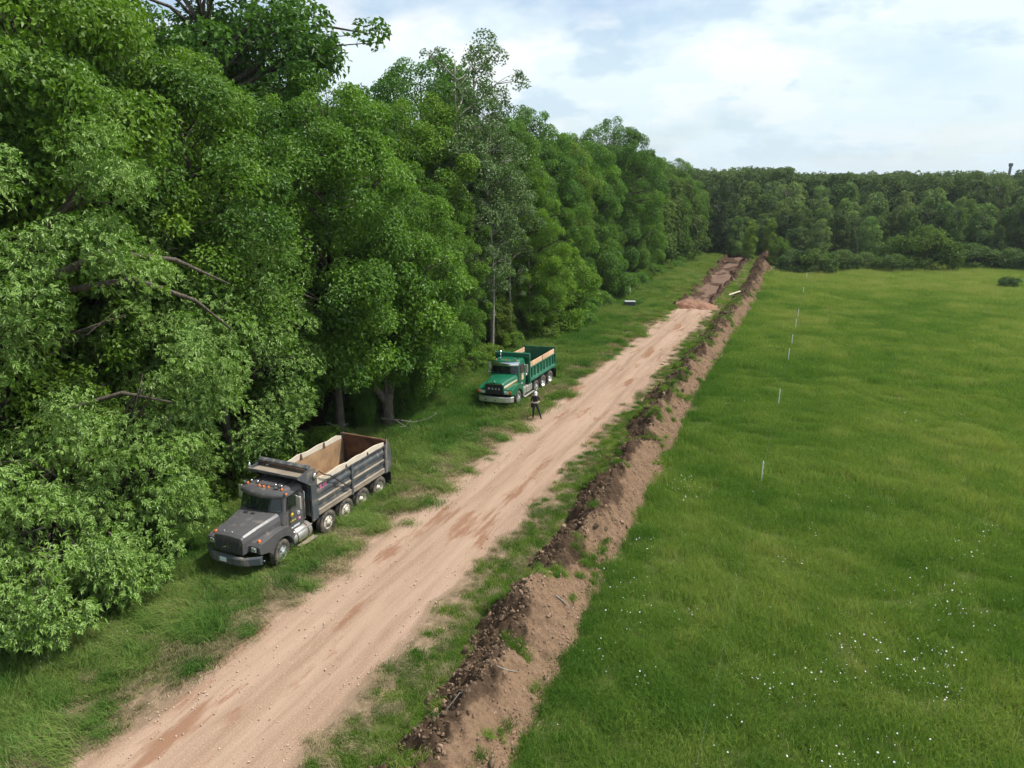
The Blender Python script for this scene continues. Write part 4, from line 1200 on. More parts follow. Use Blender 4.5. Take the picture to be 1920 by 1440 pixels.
MAT['alu'] = basic('aluminium', (0.62, 0.60, 0.56), 0.38, 0.75, 0.12, 5.0, 0, 1, 0.5, (0.33, 0.26, 0.18), 0.12, 3.0)
MAT['board'] = basic('pale_board', (0.52, 0.46, 0.37), 0.75, 0, 0.12, 2.5, 0.2, 20, 0.2, (0.34, 0.22, 0.14), 0.10, 2.5)
MAT['wood'] = basic('side_timber', (0.56, 0.36, 0.22), 0.8, 0, 0.30, 1.2, 0.2, 20, 0.2, (0.62, 0.52, 0.40), 0.3, 1.0)
MAT['rust'] = basic('rusty_steel', (0.100, 0.052, 0.034), 0.85, 0, 0.4, 3.0, 0.3, 20, 0.2, (0.20, 0.12, 0.07), 0.3, 2.0)
MAT['liner'] = basic('dusty_liner', (0.30, 0.195, 0.110), 0.85, 0, 0.35, 1.3, 0.2, 14, 0.2, (0.12, 0.095, 0.075), 0.28, 1.1)
MAT['dusty'] = basic('dust_ledge', (0.235, 0.195, 0.150), 0.9, 0, 0.25, 2.0, 0.2, 20, 0.1)
MAT['glass'] = basic('dark_glass', (0.010, 0.016, 0.015), 0.05, 0, 0.1, 1.0, 0, 1, 0.6)
MAT['glass_pale'] = basic('pale_glass', (0.16, 0.22, 0.22), 0.08, 0, 0.1, 1.0, 0, 1, 0.6)
MAT['amber'] = basic('amber_lens', (0.52, 0.13, 0.03), 0.25, 0, 0.08)
MAT['lamp'] = basic('lamp_glass', (0.60, 0.62, 0.62), 0.15, 0.3, 0.1)
MAT['plate'] = basic('plate_metal', (0.50, 0.58, 0.62), 0.5, 0, 0.05)
MAT['yellow_decal'] = basic('yellow_print', (0.70, 0.52, 0.04), 0.5, 0, 0.05)
MAT['pink_decal'] = basic('pink_print', (0.75, 0.10, 0.30), 0.5, 0, 0.05)
MAT['rose_decal'] = basic('rose_print', (0.50, 0.22, 0.30), 0.5, 0, 0.1)
MAT['white_decal'] = basic('white_print', (0.70, 0.72, 0.76), 0.5, 0, 0.05)
MAT['cream_decal'] = basic('cream_print', (0.60, 0.55, 0.40), 0.5, 0, 0.08)
MAT['orange_decal'] = basic('orange_print', (0.60, 0.27, 0.10), 0.5, 0, 0.08)


def text_part(parent, s, size, mat, loc, rot, name, ext=0.004, shear=0.0):
    cu = bpy.data.curves.new(name, 'FONT')
    cu.body = s
    cu.size = size
    cu.extrude = ext
    cu.shear = shear
    cu.align_x = 'CENTER'
    cu.align_y = 'CENTER'
    cu.resolution_u = 2
    t = bpy.data.objects.new(name, cu)
    C.objects.link(t)
    me = bpy.data.meshes.new_from_object(t.evaluated_get(bpy.context.evaluated_depsgraph_get()))
    bpy.data.objects.remove(t)
    me.materials.clear()
    me.materials.append(mat)
    o = obj(name, me, parent)
    o.location = loc
    o.rotation_euler = rot
    return o


SIDE = (pi / 2, 0, pi)
FRONT = (pi / 2, 0, pi / 2)


def wheel(parent, a, lo, side, z, kind, rim, r=0.52, steer=0.0):
    """kind 'single' or 'dual'; lo = distance of the outer face from the centre line"""
    w_ = 0.30 if kind == 'steer' else 0.27
    hub = MB().lathe([(0.0, -0.20), (0.18, -0.20), (0.18, -0.45), (0.0, -0.45)], (0, 0, 0), n=14)
    h = hub.build('wheel', MAT['black'], parent)
    h.location = (a, side * lo, z)
    h.rotation_euler = (0, 0, steer if side > 0 else pi + steer)

    def T(off):
        b = MB()
        p = [(0.285, 0.03), (0.33, 0.012), (0.40, 0.0), (0.455, 0.006), (0.500, 0.028), (0.517, 0.055), (0.52, 0.07)]
        for g in (0.10, w_ / 2, w_ - 0.10):
            p += [(0.52, g - 0.010), (0.503, g - 0.008), (0.503, g + 0.008), (0.52, g + 0.010)]
        p += [(0.52, w_ - 0.07), (0.517, w_ - 0.055), (0.500, w_ - 0.028), (0.455, w_ - 0.006), (0.40, w_), (0.285, w_ - 0.03)]
        b.lathe([(q * r / 0.52, -t - off) for q, t in p], (0, 0, 0), n=36)
        for k in range(36):          # shoulder lugs
            an = 2 * pi * k / 36
            for y in (-0.045 - off, -(w_ - 0.045) - off):
                b.box((0.514 * cos(an) * r / 0.52, y, 0.514 * sin(an) * r / 0.52), (0.02, 0.05, 0.045), (0, -an, 0))
        b.build('tyre', MAT['tyre'], h)
    T(0)
    if kind == 'dual':
        T(0.33)
        prof = [(0.287, 0.02), (0.275, 0.035), (0.262, 0.06), (0.250, 0.15), (0.20, 0.175), (0.11, 0.17), (0.10, 0.06), (0.0, 0.05)]
        zl, rl = -0.165, 0.15
    else:
        prof = [(0.287, 0.02), (0.275, 0.04), (0.255, 0.045), (0.22, 0.020), (0.13, 0.012), (0.10, -0.035), (0.05, -0.05), (0.0, -0.05)]
        zl, rl = -0.012, 0.165
    rb = MB().lathe([(q * r / 0.52, -t) for q, t in prof], (0, 0, 0), n=30)
    ro = rb.build('rim', rim, h)
    nb = MB()
    for k in range(10):
        an = 2 * pi * k / 10
        nb.box((rl * cos(an), zl + 0.012, rl * sin(an)), (0.03, 0.035, 0.03), (0, -an, 0))
    nb.build('lug_nuts', MAT['rust'] if rim is MAT['rim_white'] else MAT['chrome'], h)
    hb = MB()
    for k in range(5):
        an = 2 * pi * (k + 0.5) / 5
        rr2 = 0.222
        hb.lathe([(0.0, 0), (0.028, 0.0), (0.028, 0.012)], (rr2 * cos(an), -0.008 if kind != 'dual' else -0.155, rr2 * sin(an)), n=8)
    hb.build('hand_hole', MAT['trim'], h)
    return h


def curve_front(hw, side_a, mid_a, n=9, inset=0.0):
    """plan of a bowed front: list of (a, l) from +hw to -hw"""
    out = []
    for i in range(n):
        u = 1 - 2 * i / (n - 1)
        out.append((side_a + (mid_a - side_a) * (1 - abs(u) ** 2.2), u * hw))
    return out


def cab_shell(parent, p, paint):
    """lofted from plan outlines at several heights; p: rear, levels [(z, hw, corner_a, mid_a)]"""
    secs = []
    for z, hw, ca, ma in p['levels']:
        pl = [(p['rear'], -hw * 0.97), (p['rear'], hw * 0.97), (p['rear'] + 0.08, hw)] + curve_front(hw, ca, ma) + [(p['rear'] + 0.08, -hw)]
        secs.append([(a, l, z) for a, l in pl])
    return MB().loft(secs).build('cab', paint, parent, 0.03, 3)


def lerp(a, b, t): return a + (b - a) * t


def level_at(p, z):
    L = p['levels']
    for q, s in zip(L, L[1:]):
        if q[0] <= z <= s[0]:
            t = (z - q[0]) / (s[0] - q[0])
            return [lerp(q[i], s[i], t) for i in (1, 2, 3)]
    return list(L[-1][1:])


def windshield(parent, p, z0, z1, frac):
    rows = []
    for k in range(5):
        z = lerp(z0, z1, k / 4)
        hw, ca, ma = level_at(p, z)
        rows.append([(a + 0.012, l, z) for a, l in curve_front(hw * frac, ca + (ma - ca) * (1 - frac ** 2.2), ma, 13)])
    b = MB()
    b.loft(rows, True, False, False)
    g = b.build('windshield', MAT['glass'], parent)
    s = MB()
    for row in (rows[0], rows[-1]):
        s.tube([(a + 0.004, l, z) for a, l, z in row], 0.016, 6)
    for i in (0, -1):
        s.tube([(row[i][0] + 0.004, row[i][1], row[i][2]) for row in rows], 0.016, 6)
    m = len(rows[0]) // 2
    s.tube([(row[m][0] + 0.006, row[m][1], row[m][2]) for row in rows], 0.012, 6)
    s.build('seal', MAT['trim'], g)
    wp = MB()
    for l in (-0.45, 0.35):
        wp.tube([(rows[0][6][0] + 0.03, l, z0 - 0.01), (rows[2][6][0] + 0.025, l + 0.32, z0 + 0.16)], 0.009, 5)
    wp.build('wiper', MAT['trim'], g)


def side_poly(parent, name, mat, pts, l, th, bevel=0.0):
    """flat panel on the side of a truck, pts (a, z), outward face at l"""
    return MB().prism(pts, 1, l - th if l > 0 else l + th, l).build(name, mat, parent, bevel)


def cyl(b, p0, p1, r, n=10):
    return b.tube([p0, p1], r, n)


def chassis(parent, a0, a1, axles, zc):
    b = MB()
    for s in (-1, 1):
        b.bx(a0, a1, s * 0.38, s * 0.48, zc - 0.02, zc + 0.24)
    for a in np.arange(a0 + 0.2, a1, 1.1):
        b.bx(a - 0.05, a + 0.05, -0.40, 0.40, zc + 0.02, zc + 0.20)
    b.build('chassis_frame', MAT['black'], parent, 0.01)
    for a in axles:
        x = MB().tube([(a, -0.95, 0.52), (a, 0.95, 0.52)], 0.075, 10)
        x.lathe([(0.0, -0.2), (0.2, -0.14), (0.24, 0), (0.2, 0.14), (0.0, 0.2)], (a, 0, 0.52), n=12)
        x.build('axle', MAT['black'], parent)


def mirror(parent, a, l, z0, z1, mat, s):
    b = MB().box((a, s * l, (z0 + z1) / 2), (0.09, 0.20, z1 - z0))
    m = b.build('mirror', mat, parent, 0.025, 3)
    MB().box((a - 0.05, s * l, (z0 + z1) / 2), (0.012, 0.17, (z1 - z0) * 0.86)).build('mirror_glass', MAT['glass_pale'], m)
    br = MB()
    br.tube([(a + 0.02, s * (l - 0.30), z1 + 0.06), (a + 0.06, s * (l - 0.08), z1 + 0.05), (a + 0.03, s * l, z1)], 0.014, 6)
    br.tube([(a + 0.10, s * (l - 0.30), z0 - 0.12), (a + 0.12, s * (l - 0.08), z0 - 0.06), (a + 0.03, s * l, z0)], 0.014, 6)
    br.tube([(a + 0.03, s * l, z0 - 0.02), (a + 0.03, s * l, z1 + 0.02)], 0.012, 6)
    br.build('mirror_bracket', MAT['chrome'], m)


def hood_loft(parent, secs, paint):
    """secs: (a, half width, z bottom, z shoulder, z top edge, z crown, edge inset)"""
    S_ = []
    for a, w_, zb, zs, zt, zc, ins in secs:
        half = [(w_, zb), (w_, zs), (w_ - ins * 0.35, lerp(zs, zt, 0.72)), (w_ - ins, zt), ((w_ - ins) * 0.5, lerp(zt, zc, 0.75))]
        pts = [(a, l, z) for l, z in half] + [(a, 0, zc)] + [(a, -l, z) for l, z in half[::-1]]
        S_.append(pts)
    return MB().loft(S_).build('hood', paint, parent, 0.02, 2)


def fender(parent, side, outer, inner, pts, paint):
    return MB().prism(pts, 1, side * inner, side * outer).build('fender', paint, parent, 0.045, 3)


def arch(ac, zc, r, a_from, a_to, n=9):
    return [(ac + r * cos(lerp(a_from, a_to, i / (n - 1))), zc + r * sin(lerp(a_from, a_to, i / (n - 1)))) for i in range(n)]


# ---- grey truck --------------------------------------------------
gt = empty('dump_truck', (-19.053, 25.95, -0.319 + 0.0), -pi / 2 + 0.022)
gt.rotation_euler = (radians(-1.0), radians(-0.7), -pi / 2 + 0.022)
tag(gt, 'charcoal grey dump truck with pale side boards and four rear axles, parked on the verge', 'dump truck', 'dump trucks parked on the verge')
chassis(gt, -0.75, 8.05, (0, 1.42, 2.70, 3.98, 6.82), 0.80)
for a, k in ((0, 'dual'), (1.42, 'dual'), (2.70, 'single'), (3.98, 'single')):
    for s in (1, -1):
        wheel(gt, a, 1.22, s, 0.52 if k == 'dual' else 0.53, k, MAT['rim_white'])
for s in (1, -1):
    wheel(gt, 6.82, 1.19, s, 0.52, 'steer', MAT['rim_alu'], steer=0.16)
gcab = dict(rear=5.22, levels=[(0.98, 1.00, 6.52, 6.60), (1.55, 1.05, 6.58, 6.70), (1.98, 1.05, 6.46, 6.74), (2.58, 0.99, 6.34, 6.56), (2.74, 0.93, 6.28, 6.47), (2.80, 0.84, 6.15, 6.32)])
cab_shell(gt, gcab, MAT['grey'])
windshield(gt, gcab, 2.02, 2.54, 0.93)
# sun visor
vr = []
for z, off in ((2.50, 0.06), (2.57, 0.16), (2.72, 0.14), (2.78, 0.02)):
    hw, ca, ma = level_at(gcab, min(z, 2.79))
    vr.append([(a + off, l, z) for a, l in curve_front(1.0, ca - 0.02, ma, 11)])
MB().loft(vr, True, False, False).build('sun_visor', MAT['grey'], gt)
# roof pressing
rp = MB().bx(5.40, 6.16, -0.72, 0.72, 2.79, 2.83)
for k in range(7):
    rp.bx(5.46, 6.10, -0.62 + k * 0.2, -0.54 + k * 0.2, 2.828, 2.85)
rp.build('roof_panel', MAT['grey'], gt, 0.012)
for l in (-0.22, 0.0, 0.22, 0.82, -0.82):
    MB().lathe([(0.0, 0.085), (0.03, 0.08), (0.05, 0.05), (0.055, 0.0)], (6.30 - 0.06 * abs(l), l, 2.79), 'z', 12).build('marker_light', MAT['amber'], gt)
for l in (0.60, -0.90):
    wl = MB().bx(6.22, 6.30, l - 0.08, l + 0.08, 2.82, 2.94).build('work_light', MAT['trim'], gt, 0.012)
    MB().bx(6.303, 6.31, l - 0.06, l + 0.06, 2.845, 2.92).build('lens', MAT['lamp'], wl)
for l in (-0.74, 0.70, 0.42, -0.45):
    hn = MB().tube([(5.45, l, 2.88), (6.05, l, 2.88), (6.16, l, 2.88)], [0.018, 0.024, 0.05], 10)
    hn.build('air_horn', MAT['chrome'], gt)
# doors
for s in (1, -1):
    L = s * 1.062
    d = side_poly(gt, 'door', MAT['grey'], [(5.40, 1.10), (6.34, 1.10), (6.40, 1.60), (6.38, 1.97), (5.42, 1.97)], L, 0.05, 0.012)
    side_poly(d, 'door_window', MAT['glass'], [(5.55, 2.02), (6.30, 2.02), (6.20, 2.50), (5.60, 2.52)], s * 1.050, 0.06)
    fr = MB()
    lo = [(5.52, 1.99), (6.34, 1.99), (6.23, 2.54), (5.57, 2.56), (5.52, 1.99)]
    fr.tube([(a, s * (1.057 - 0.045 * (z - 1.98) / 0.6), z) for a, z in lo], 0.018, 6)
    fr.build('window_frame', MAT['trim'], d)
    MB().bx(5.48, 5.60, s * 1.07, s * 1.09, 1.82, 1.86).build('handle', MAT['chrome'], d, 0.008)
    mirror(gt, 6.02, 1.40, 2.02, 2.56, MAT['alu'], s)
    gh_ = MB().tube([(5.30, s * 1.06, 1.25), (5.30, s * 1.10, 1.30), (5.30, s * 1.09, 2.40), (5.30, s * 1.02, 2.45)], 0.016, 6).build('grab_handle', MAT['chrome'], gt)
    MB().lathe([(0.0, 0.06), (0.04, 0.05), (0.055, 0.0)], (6.28, s * 1.03, 2.66), 'z', 10).build('marker_light', MAT['amber'], gt)
dY = 1.068
MB().lathe([(0.0, 0.006), (0.085, 0.006), (0.085, 0.0)], (6.06, dY, 1.72), 'y', 20).build('yellow_emblem', MAT['yellow_decal'], gt)
MB().lathe([(0.045, 0.006), (0.075, 0.006), (0.075, 0.0), (0.045, 0.0), (0.045, 0.006)], (5.66, dY, 1.66), 'y', 18).build('ring_emblem', MAT['white_decal'], gt)
MB().lathe([(0.0, 0.006), (0.075, 0.006), (0.075, 0.0)], (5.62, dY, 1.40), 'y', 18).build('rose_emblem', MAT['rose_decal'], gt)
b = MB()
for k, (w_, h_) in enumerate(((0.05, 0.06), (0.03, 0.05), (0.05, 0.06), (0.045, 0.06), (0.03, 0.05), (0.05, 0.06))):
    b.bx(6.20 - k * 0.062, 6.20 - k * 0.062 - w_ * 0.8, dY, dY + 0.004, 1.44, 1.44 + h_)
b.build('yellow_lettering', MAT['yellow_decal'], gt)
b = MB().bx(6.32, 6.02, dY, dY + 0.004, 1.16, 1.21)
for k in range(5):
    b.bx(5.98 - k * 0.07, 5.98 - k * 0.07 - 0.05, dY, dY + 0.004, 1.15, 1.23)
b.build('white_lettering', MAT['white_decal'], gt)
# hood, grille, fenders, bumper
hood_loft(gt, [(6.60, 0.97, 1.15, 1.72, 1.97, 2.02, 0.16), (7.10, 0.90, 1.15, 1.66, 1.91, 1.96, 0.14), (7.70, 0.79, 1.10, 1.58, 1.82, 1.87, 0.12), (8.22, 0.685, 1.02, 1.50, 1.71, 1.75, 0.10), (8.34, 0.665, 1.00, 1.47, 1.64, 1.67, 0.09)], MAT['grey'])
for l in (-0.34, -0.02):
    v = MB().box((6.98, l, 1.962), (0.14, 0.20, 0.03), (0, radians(7), 0)).build('hood_vent', MAT['trim'], gt, 0.006)
for l in (-0.30, 0.08):
    MB().lathe([(0.0, 0.07), (0.02, 0.06), (0.025, 0.0)], (8.18, l, 1.73), 'z', 8).build('hood_latch', MAT['chrome'], gt)
gr = MB().bx(8.33, 8.365, -0.59, 0.59, 1.02, 1.56).build('grille', MAT['trim'], gt, 0.01)
for k in range(19):
    MB().bx(8.364, 8.382, -0.56 + k * 0.0615, -0.548 + k * 0.0615, 1.04, 1.54).build('slat', MAT['grey'], gr)
em = MB()
for x0, x1, z0, z1 in ((-0.075, 0.075, 1.365, 1.385), (-0.075, 0.075, 1.235, 1.255), (-0.075, -0.055, 1.235, 1.385), (0.055, 0.075, 1.235, 1.385), (-0.02, 0.02, 1.29, 1.33)):
    em.bx(8.384, 8.394, x0, x1, z0, z1)
em.tube([(8.39, -0.5, 1.06), (8.39, -0.08, 1.26)], 0.009, 5)
em.build('grille_emblem', MAT['chrome'], gr)
MB().bx(8.37, 8.385, 0.585, 0.61, 1.40, 1.55).build('trim_bar', MAT['chrome'], gr)
for s in (1, -1):
    f = [(8.05, 1.02), (8.10, 1.30), (7.98, 1.40), (7.55, 1.44), (7.25, 1.49), (6.75, 1.50), (6.40, 1.42), (6.20, 1.20), (6.10, 0.80), (6.08, 0.55), (6.19, 0.55)] + arch(6.82, 0.52, 0.63, pi * 0.98, 0.30, 10) + [(7.60, 0.90), (7.95, 0.98)]
    fender(gt, s, 1.21, 0.60, f, MAT['grey'])
    hl = MB().bx(8.06, 8.115, s * 0.80, s * 1.12, 1.08, 1.32).build('headlight_housing', MAT['trim'], gt, 0.015)
    MB().bx(8.112, 8.135, s * 0.86, s * 1.08, 1.11, 1.29).build('headlight', MAT['lamp'], hl, 0.012)
    MB().lathe([(0.0, 0.02), (0.05, 0.016), (0.07, 0.0)], (8.135, s * 0.97, 1.20), 'x', 14).build('bulb', MAT['chrome'], hl)
    MB().lathe([(0.0, 0.11), (0.05, 0.10), (0.07, 0.06), (0.07, 0.0)], (7.88, s * 1.02, 1.40), 'z', 12).build('turn_light', MAT['amber'], gt)
bp = []
for z in (0.62, 0.66, 0.90, 0.95):
    q = 0.0 if z in (0.66, 0.90) else -0.03
    bp.append([(8.0, 1.20, z), (8.0 + q, 1.235, z)] + [(8.12 + q, 1.23, z), (8.46 + q, 0.78, z), (8.52 + q, 0.4, z), (8.53 + q, 0.0, z), (8.52 + q, -0.4, z), (8.46 + q, -0.78, z), (8.12 + q, -1.23, z), (8.0 + q, -1.235, z), (8.0, -1.20, z), (8.36, -0.74, z), (8.36, 0.74, z)])
bo = MB().loft(bp).build('front_bumper', MAT['bed_grey'], gt, 0.012)
MB().box((8.538, -0.12, 0.80), (0.012, 0.31, 0.16)).build('number_plate', MAT['plate'], bo)
MB().tube([(8.0, 1.23, 0.76), (7.98, 1.32, 0.76)], 0.02, 6).build('tow_pin', MAT['chrome'], bo)
# fuel tank and step
for s in (1, -1):
    tk = MB().lathe([(0.0, 5.05), (0.26, 5.05), (0.33, 5.10), (0.33, 6.15), (0.26, 6.20), (0.0, 6.20)], (0, s * 0.92, 0.72), 'x', 28).build('fuel_tank', MAT['alu'], gt)
    for a in (5.30, 5.95):
        MB().lathe([(0.345, a), (0.345, a + 0.06)], (0, s * 0.92, 0.72), 'x', 28).build('strap', MAT['rust'], tk)
    MB().bx(5.05, 6.15, s * 1.14, s * 1.22, 0.93, 0.96).build('tank_rail', MAT['alu'], tk, 0.008)
    MB().bx(4.85, 5.90, s * 1.08, s * 1.30, 0.29, 0.33).build('step', MAT['dusty'], gt, 0.01)
    MB().bx(6.02, 6.16, s * 0.86, s * 1.20, 0.45, 0.98).build('cab_step', MAT['black'], gt, 0.02)
# bed
bed = MB().bx(-0.55, 4.80, -1.14, 1.14, 1.14, 1.22).build('dump_bed', MAT['bed_grey'], gt, 0.01)
MB().bx(-0.50, 4.78, -1.125, 1.125, 1.222, 1.232).build('bed_floor', MAT['liner'], bed)
for a in np.arange(-0.3, 4.8, 0.62):
    MB().bx(a, a + 0.09, -1.08, 1.08, 1.04, 1.138).build('cross_member', MAT['black'], bed)
for s in (1, -1):
    pr_ = [(s * 1.14, 1.10), (s * 1.22, 1.10), (s * 1.23, 1.28), (s * 1.17, 1.36), (s * 1.17, 1.55), (s * 1.215, 1.60), (s * 1.215, 1.72), (s * 1.17, 1.80), (s * 1.17, 1.98), (s * 1.215, 2.03), (s * 1.215, 2.15), (s * 1.17, 2.22), (s * 1.17, 2.38), (s * 1.23, 2.40), (s * 1.23, 2.46), (s * 1.14, 2.46)]
    sw = MB().prism(pr_, 0, -0.58, 4.62).build('side_wall', MAT['bed_grey'], bed)
    MB().bx(-0.55, 4.60, s * 1.128, s * 1.138, 1.235, 2.45).build('side_liner', MAT['liner'], sw)
    for z in (1.36, 1.80):      # dust lying on the ledges
        MB().box((2.02, s * 1.212, z - 0.035), (5.10, 0.075, 0.006), (s * radians(-50 if z > 1.4 else -38), 0, 0)).build('dusty_ledge', MAT['dusty'], sw)
    MB().bx(-0.56, 4.60, s * 1.222, s * 1.236, 1.11, 1.26).build('lower_rail', MAT['dusty'], sw)
    for a in (-0.56, 2.14):
        MB().bx(a, a + 0.13, s * 1.172, s * 1.262, 1.06, 2.47).build('side_post', MAT['bed_grey'], sw, 0.012)
    n1 = 14
    tops = [(lerp(4.60, -0.45, i / n1), 2.68 + 0.03 * sin(i * 1.7 + s) + (0.02 if i % 5 == 0 else 0) - (0.07 if i == n1 else 0)) for i in range(n1 + 1)]
    bd = MB().prism(tops + [(-0.45, 2.44), (4.60, 2.44)], 1, s * 1.142, s * 1.205).build('side_board', MAT['board'], bed, 0.006)
    for a in (0.85, 2.50):
        MB().prism([(a, 2.40), (a + 0.16, 2.40), (a + 0.11, 2.60), (a + 0.05, 2.60)], 1, s * 1.207, s * 1.228).build('board_bracket', MAT['rust'], bd)
        MB().prism([(a, 2.42), (a + 0.20, 2.42), (a + 0.14, 2.70), (a + 0.06, 2.70)], 1, s * 1.118, s * 1.140).build('board_bracket', MAT['rust'], bd)
    # front corner plate and tail wing
    side_poly(bed, 'corner_plate', MAT['bed_grey'], [(4.62, 1.02), (4.98, 0.98), (5.02, 2.20), (5.02, 3.05), (4.86, 3.22), (4.70, 3.22), (4.66, 2.45)], s * 1.235, 0.08, 0.012)
    side_poly(bed, 'tail_wing', MAT['bed_grey'], [(-0.58, 2.72), (-0.72, 2.70), (-0.92, 2.35), (-1.06, 1.75), (-1.04, 1.30), (-0.86, 1.06), (-0.58, 1.06)], s * 1.235, 0.05, 0.01)
    MB().bx(-0.64, -0.56, s * 1.238, s * 1.258, 1.06, 2.70).build('wing_post', MAT['dusty'], bed)
    MB().box((-1.0, s * 0.95, 0.62), (0.02, 0.52, 0.62)).build('mud_flap', MAT['trim'], gt)
tg = MB().prism([(-0.56, 2.66), (-0.64, 2.66), (-0.98, 1.40), (-0.90, 1.14), (-0.82, 1.14)], 1, -1.14, 1.14).build('tailgate', MAT['rust'], bed, 0.01)
MB().bx(-0.62, -0.50, -1.15, 1.15, 2.64, 2.72).build('tailgate_rail', MAT['rust'], tg, 0.012)
fw_ = MB().bx(4.80, 4.90, -1.14, 1.14, 1.14, 3.10).build('headboard', MAT['bed_grey'], bed, 0.01)
MB().bx(4.785, 4.797, -1.12, 1.12, 1.235, 3.0).build('headboard_liner', MAT['liner'], fw_)
for k in range(6):
    MB().bx(4.90, 4.96, -1.05 + k * 0.41, -0.98 + k * 0.41, 1.2, 3.0).build('headboard_rib', MAT['bed_grey'], fw_)
cs = MB().prism([(4.88, 3.06), (5.78, 3.10), (5.78, 3.20), (5.74, 3.20), (5.74, 3.14), (4.88, 3.10)], 1, -1.22, 1.22).build('cab_shield', MAT['bed_grey'], bed, 0.008)
MB().box((5.32, 0, 3.122), (0.78, 2.2, 0.012), (0, radians(-2.5), 0)).build('shield_dust', MAT['dusty'], cs)
for s in (1, -1):
    side_poly(cs, 'shield_gusset', MAT['bed_grey'], [(4.95, 2.55), (5.06, 2.60), (5.76, 3.08), (5.76, 3.20), (4.95, 3.26)], s * 1.222, 0.04)
tp = MB().prism([(4.92, 3.20), (5.16, 3.22), (5.18, 3.36), (5.08, 3.42), (4.94, 3.40)], 1, -1.20, 1.20).build('tarp_housing', MAT['bed_grey'], bed, 0.03, 3)
for k in range(2):
    MB().tube([(5.20, -1.1, 3.24 + 0.05 * k), (5.20, 1.1, 3.24 + 0.05 * k)], 0.012, 5).build('tarp_rod', MAT['rust'], tp)
for s in (1, -1):
    MB().lathe([(0.0, 0.0), (0.11, 0.0), (0.11, 0.07), (0.0, 0.07)], (4.80, s * 1.24, 2.92), 'y', 14).build('tarp_spring', MAT['alu'], bed)
    MB().tube([(4.82, s * 1.30, 2.98), (4.60, s * 1.33, 3.05), (4.30, s * 1.33, 2.80), (3.9, s * 1.33, 2.62), (2.62, s * 1.31, 1.62), (2.42, s * 1.26, 1.44)], 0.026, 7).build('tarp_arm', MAT['trim'], bed)
text_part(bed, 'T-31', 0.27, MAT['pink_decal'], (4.28, 1.222, 2.26), SIDE, 'fleet_number', 0.004, 0.25)
MB().tube([(5.08, -0.9, 1.0), (5.08, -0.9, 2.9), (5.0, -0.9, 3.3)], 0.065, 12).build('exhaust_stack', MAT['chrome'], gt)
MB().lathe([(0.0, 0.14), (0.05, 0.12), (0.07, 0.05), (0.07, 0.0)], (5.6, -1.28, 3.22), 'z', 10).build('beacon_light', MAT['chrome'], gt)

# ---- green truck -------------------------------------------------
nt = empty('dump_truck', (-18.134, 46.752, -0.021), -pi / 2)
nt.rotation_euler = (radians(1.9), radians(-0.4), -pi / 2)
tag(nt, 'dark green dump truck with timber side boards and chrome bumper, parked farther along', 'dump truck', 'dump trucks parked on the verge')
chassis(nt, -1.0, 6.75, (0, 1.41, 2.65, 5.80), 0.80)
for a in (0, 1.41):
    for s in (1, -1):
        wheel(nt, a, 1.22, s, 0.52, 'dual', MAT['rim_alu'])
for s in (1, -1):
    wheel(nt, 2.65, 1.18, s, 0.50, 'single', MAT['rim_alu'], 0.46)
    wheel(nt, 5.80, 1.18, s, 0.50, 'steer', MAT['rim_alu'], steer=0.10)
ncab = dict(rear=4.10, levels=[(1.05, 0.98, 5.30, 5.38), (1.60, 1.02, 5.36, 5.46), (2.00, 1.02, 5.32, 5.52), (2.56, 0.97, 5.16, 5.36), (2.74, 0.92, 5.06, 5.24), (2.84, 0.80, 4.86, 5.02)])
cab_shell(nt, ncab, MAT['green'])
windshield(nt, ncab, 2.05, 2.53, 0.94)
vr = []
for z, off in ((2.49, 0.10), (2.53, 0.20), (2.68, 0.16), (2.74, 0.03)):
    hw, ca, ma = level_at(ncab, z)
    vr.append([(a + off, l, z) for a, l in curve_front(0.99, ca - 0.02, ma, 11)])
MB().loft(vr, True, False, False).build('sun_visor', MAT['chrome'], nt)
for l in (-0.75, -0.2, 0.0, 0.2, 0.75):
    MB().lathe([(0.0, 0.095), (0.03, 0.09), (0.055, 0.05), (0.06, 0.0)], (5.06 - 0.10 * abs(l), l, 2.76), 'z', 12).build('marker_light', MAT['amber'], nt)
for l in (-0.42, 0.62):
    MB().tube([(4.55, l, 2.92), (4.98, l, 2.92), (5.06, l, 2.92)], [0.02, 0.025, 0.055], 10).tube([(4.8, l, 2.78), (4.8, l, 2.92)], 0.015, 5).build('air_horn', MAT['chrome'], nt)
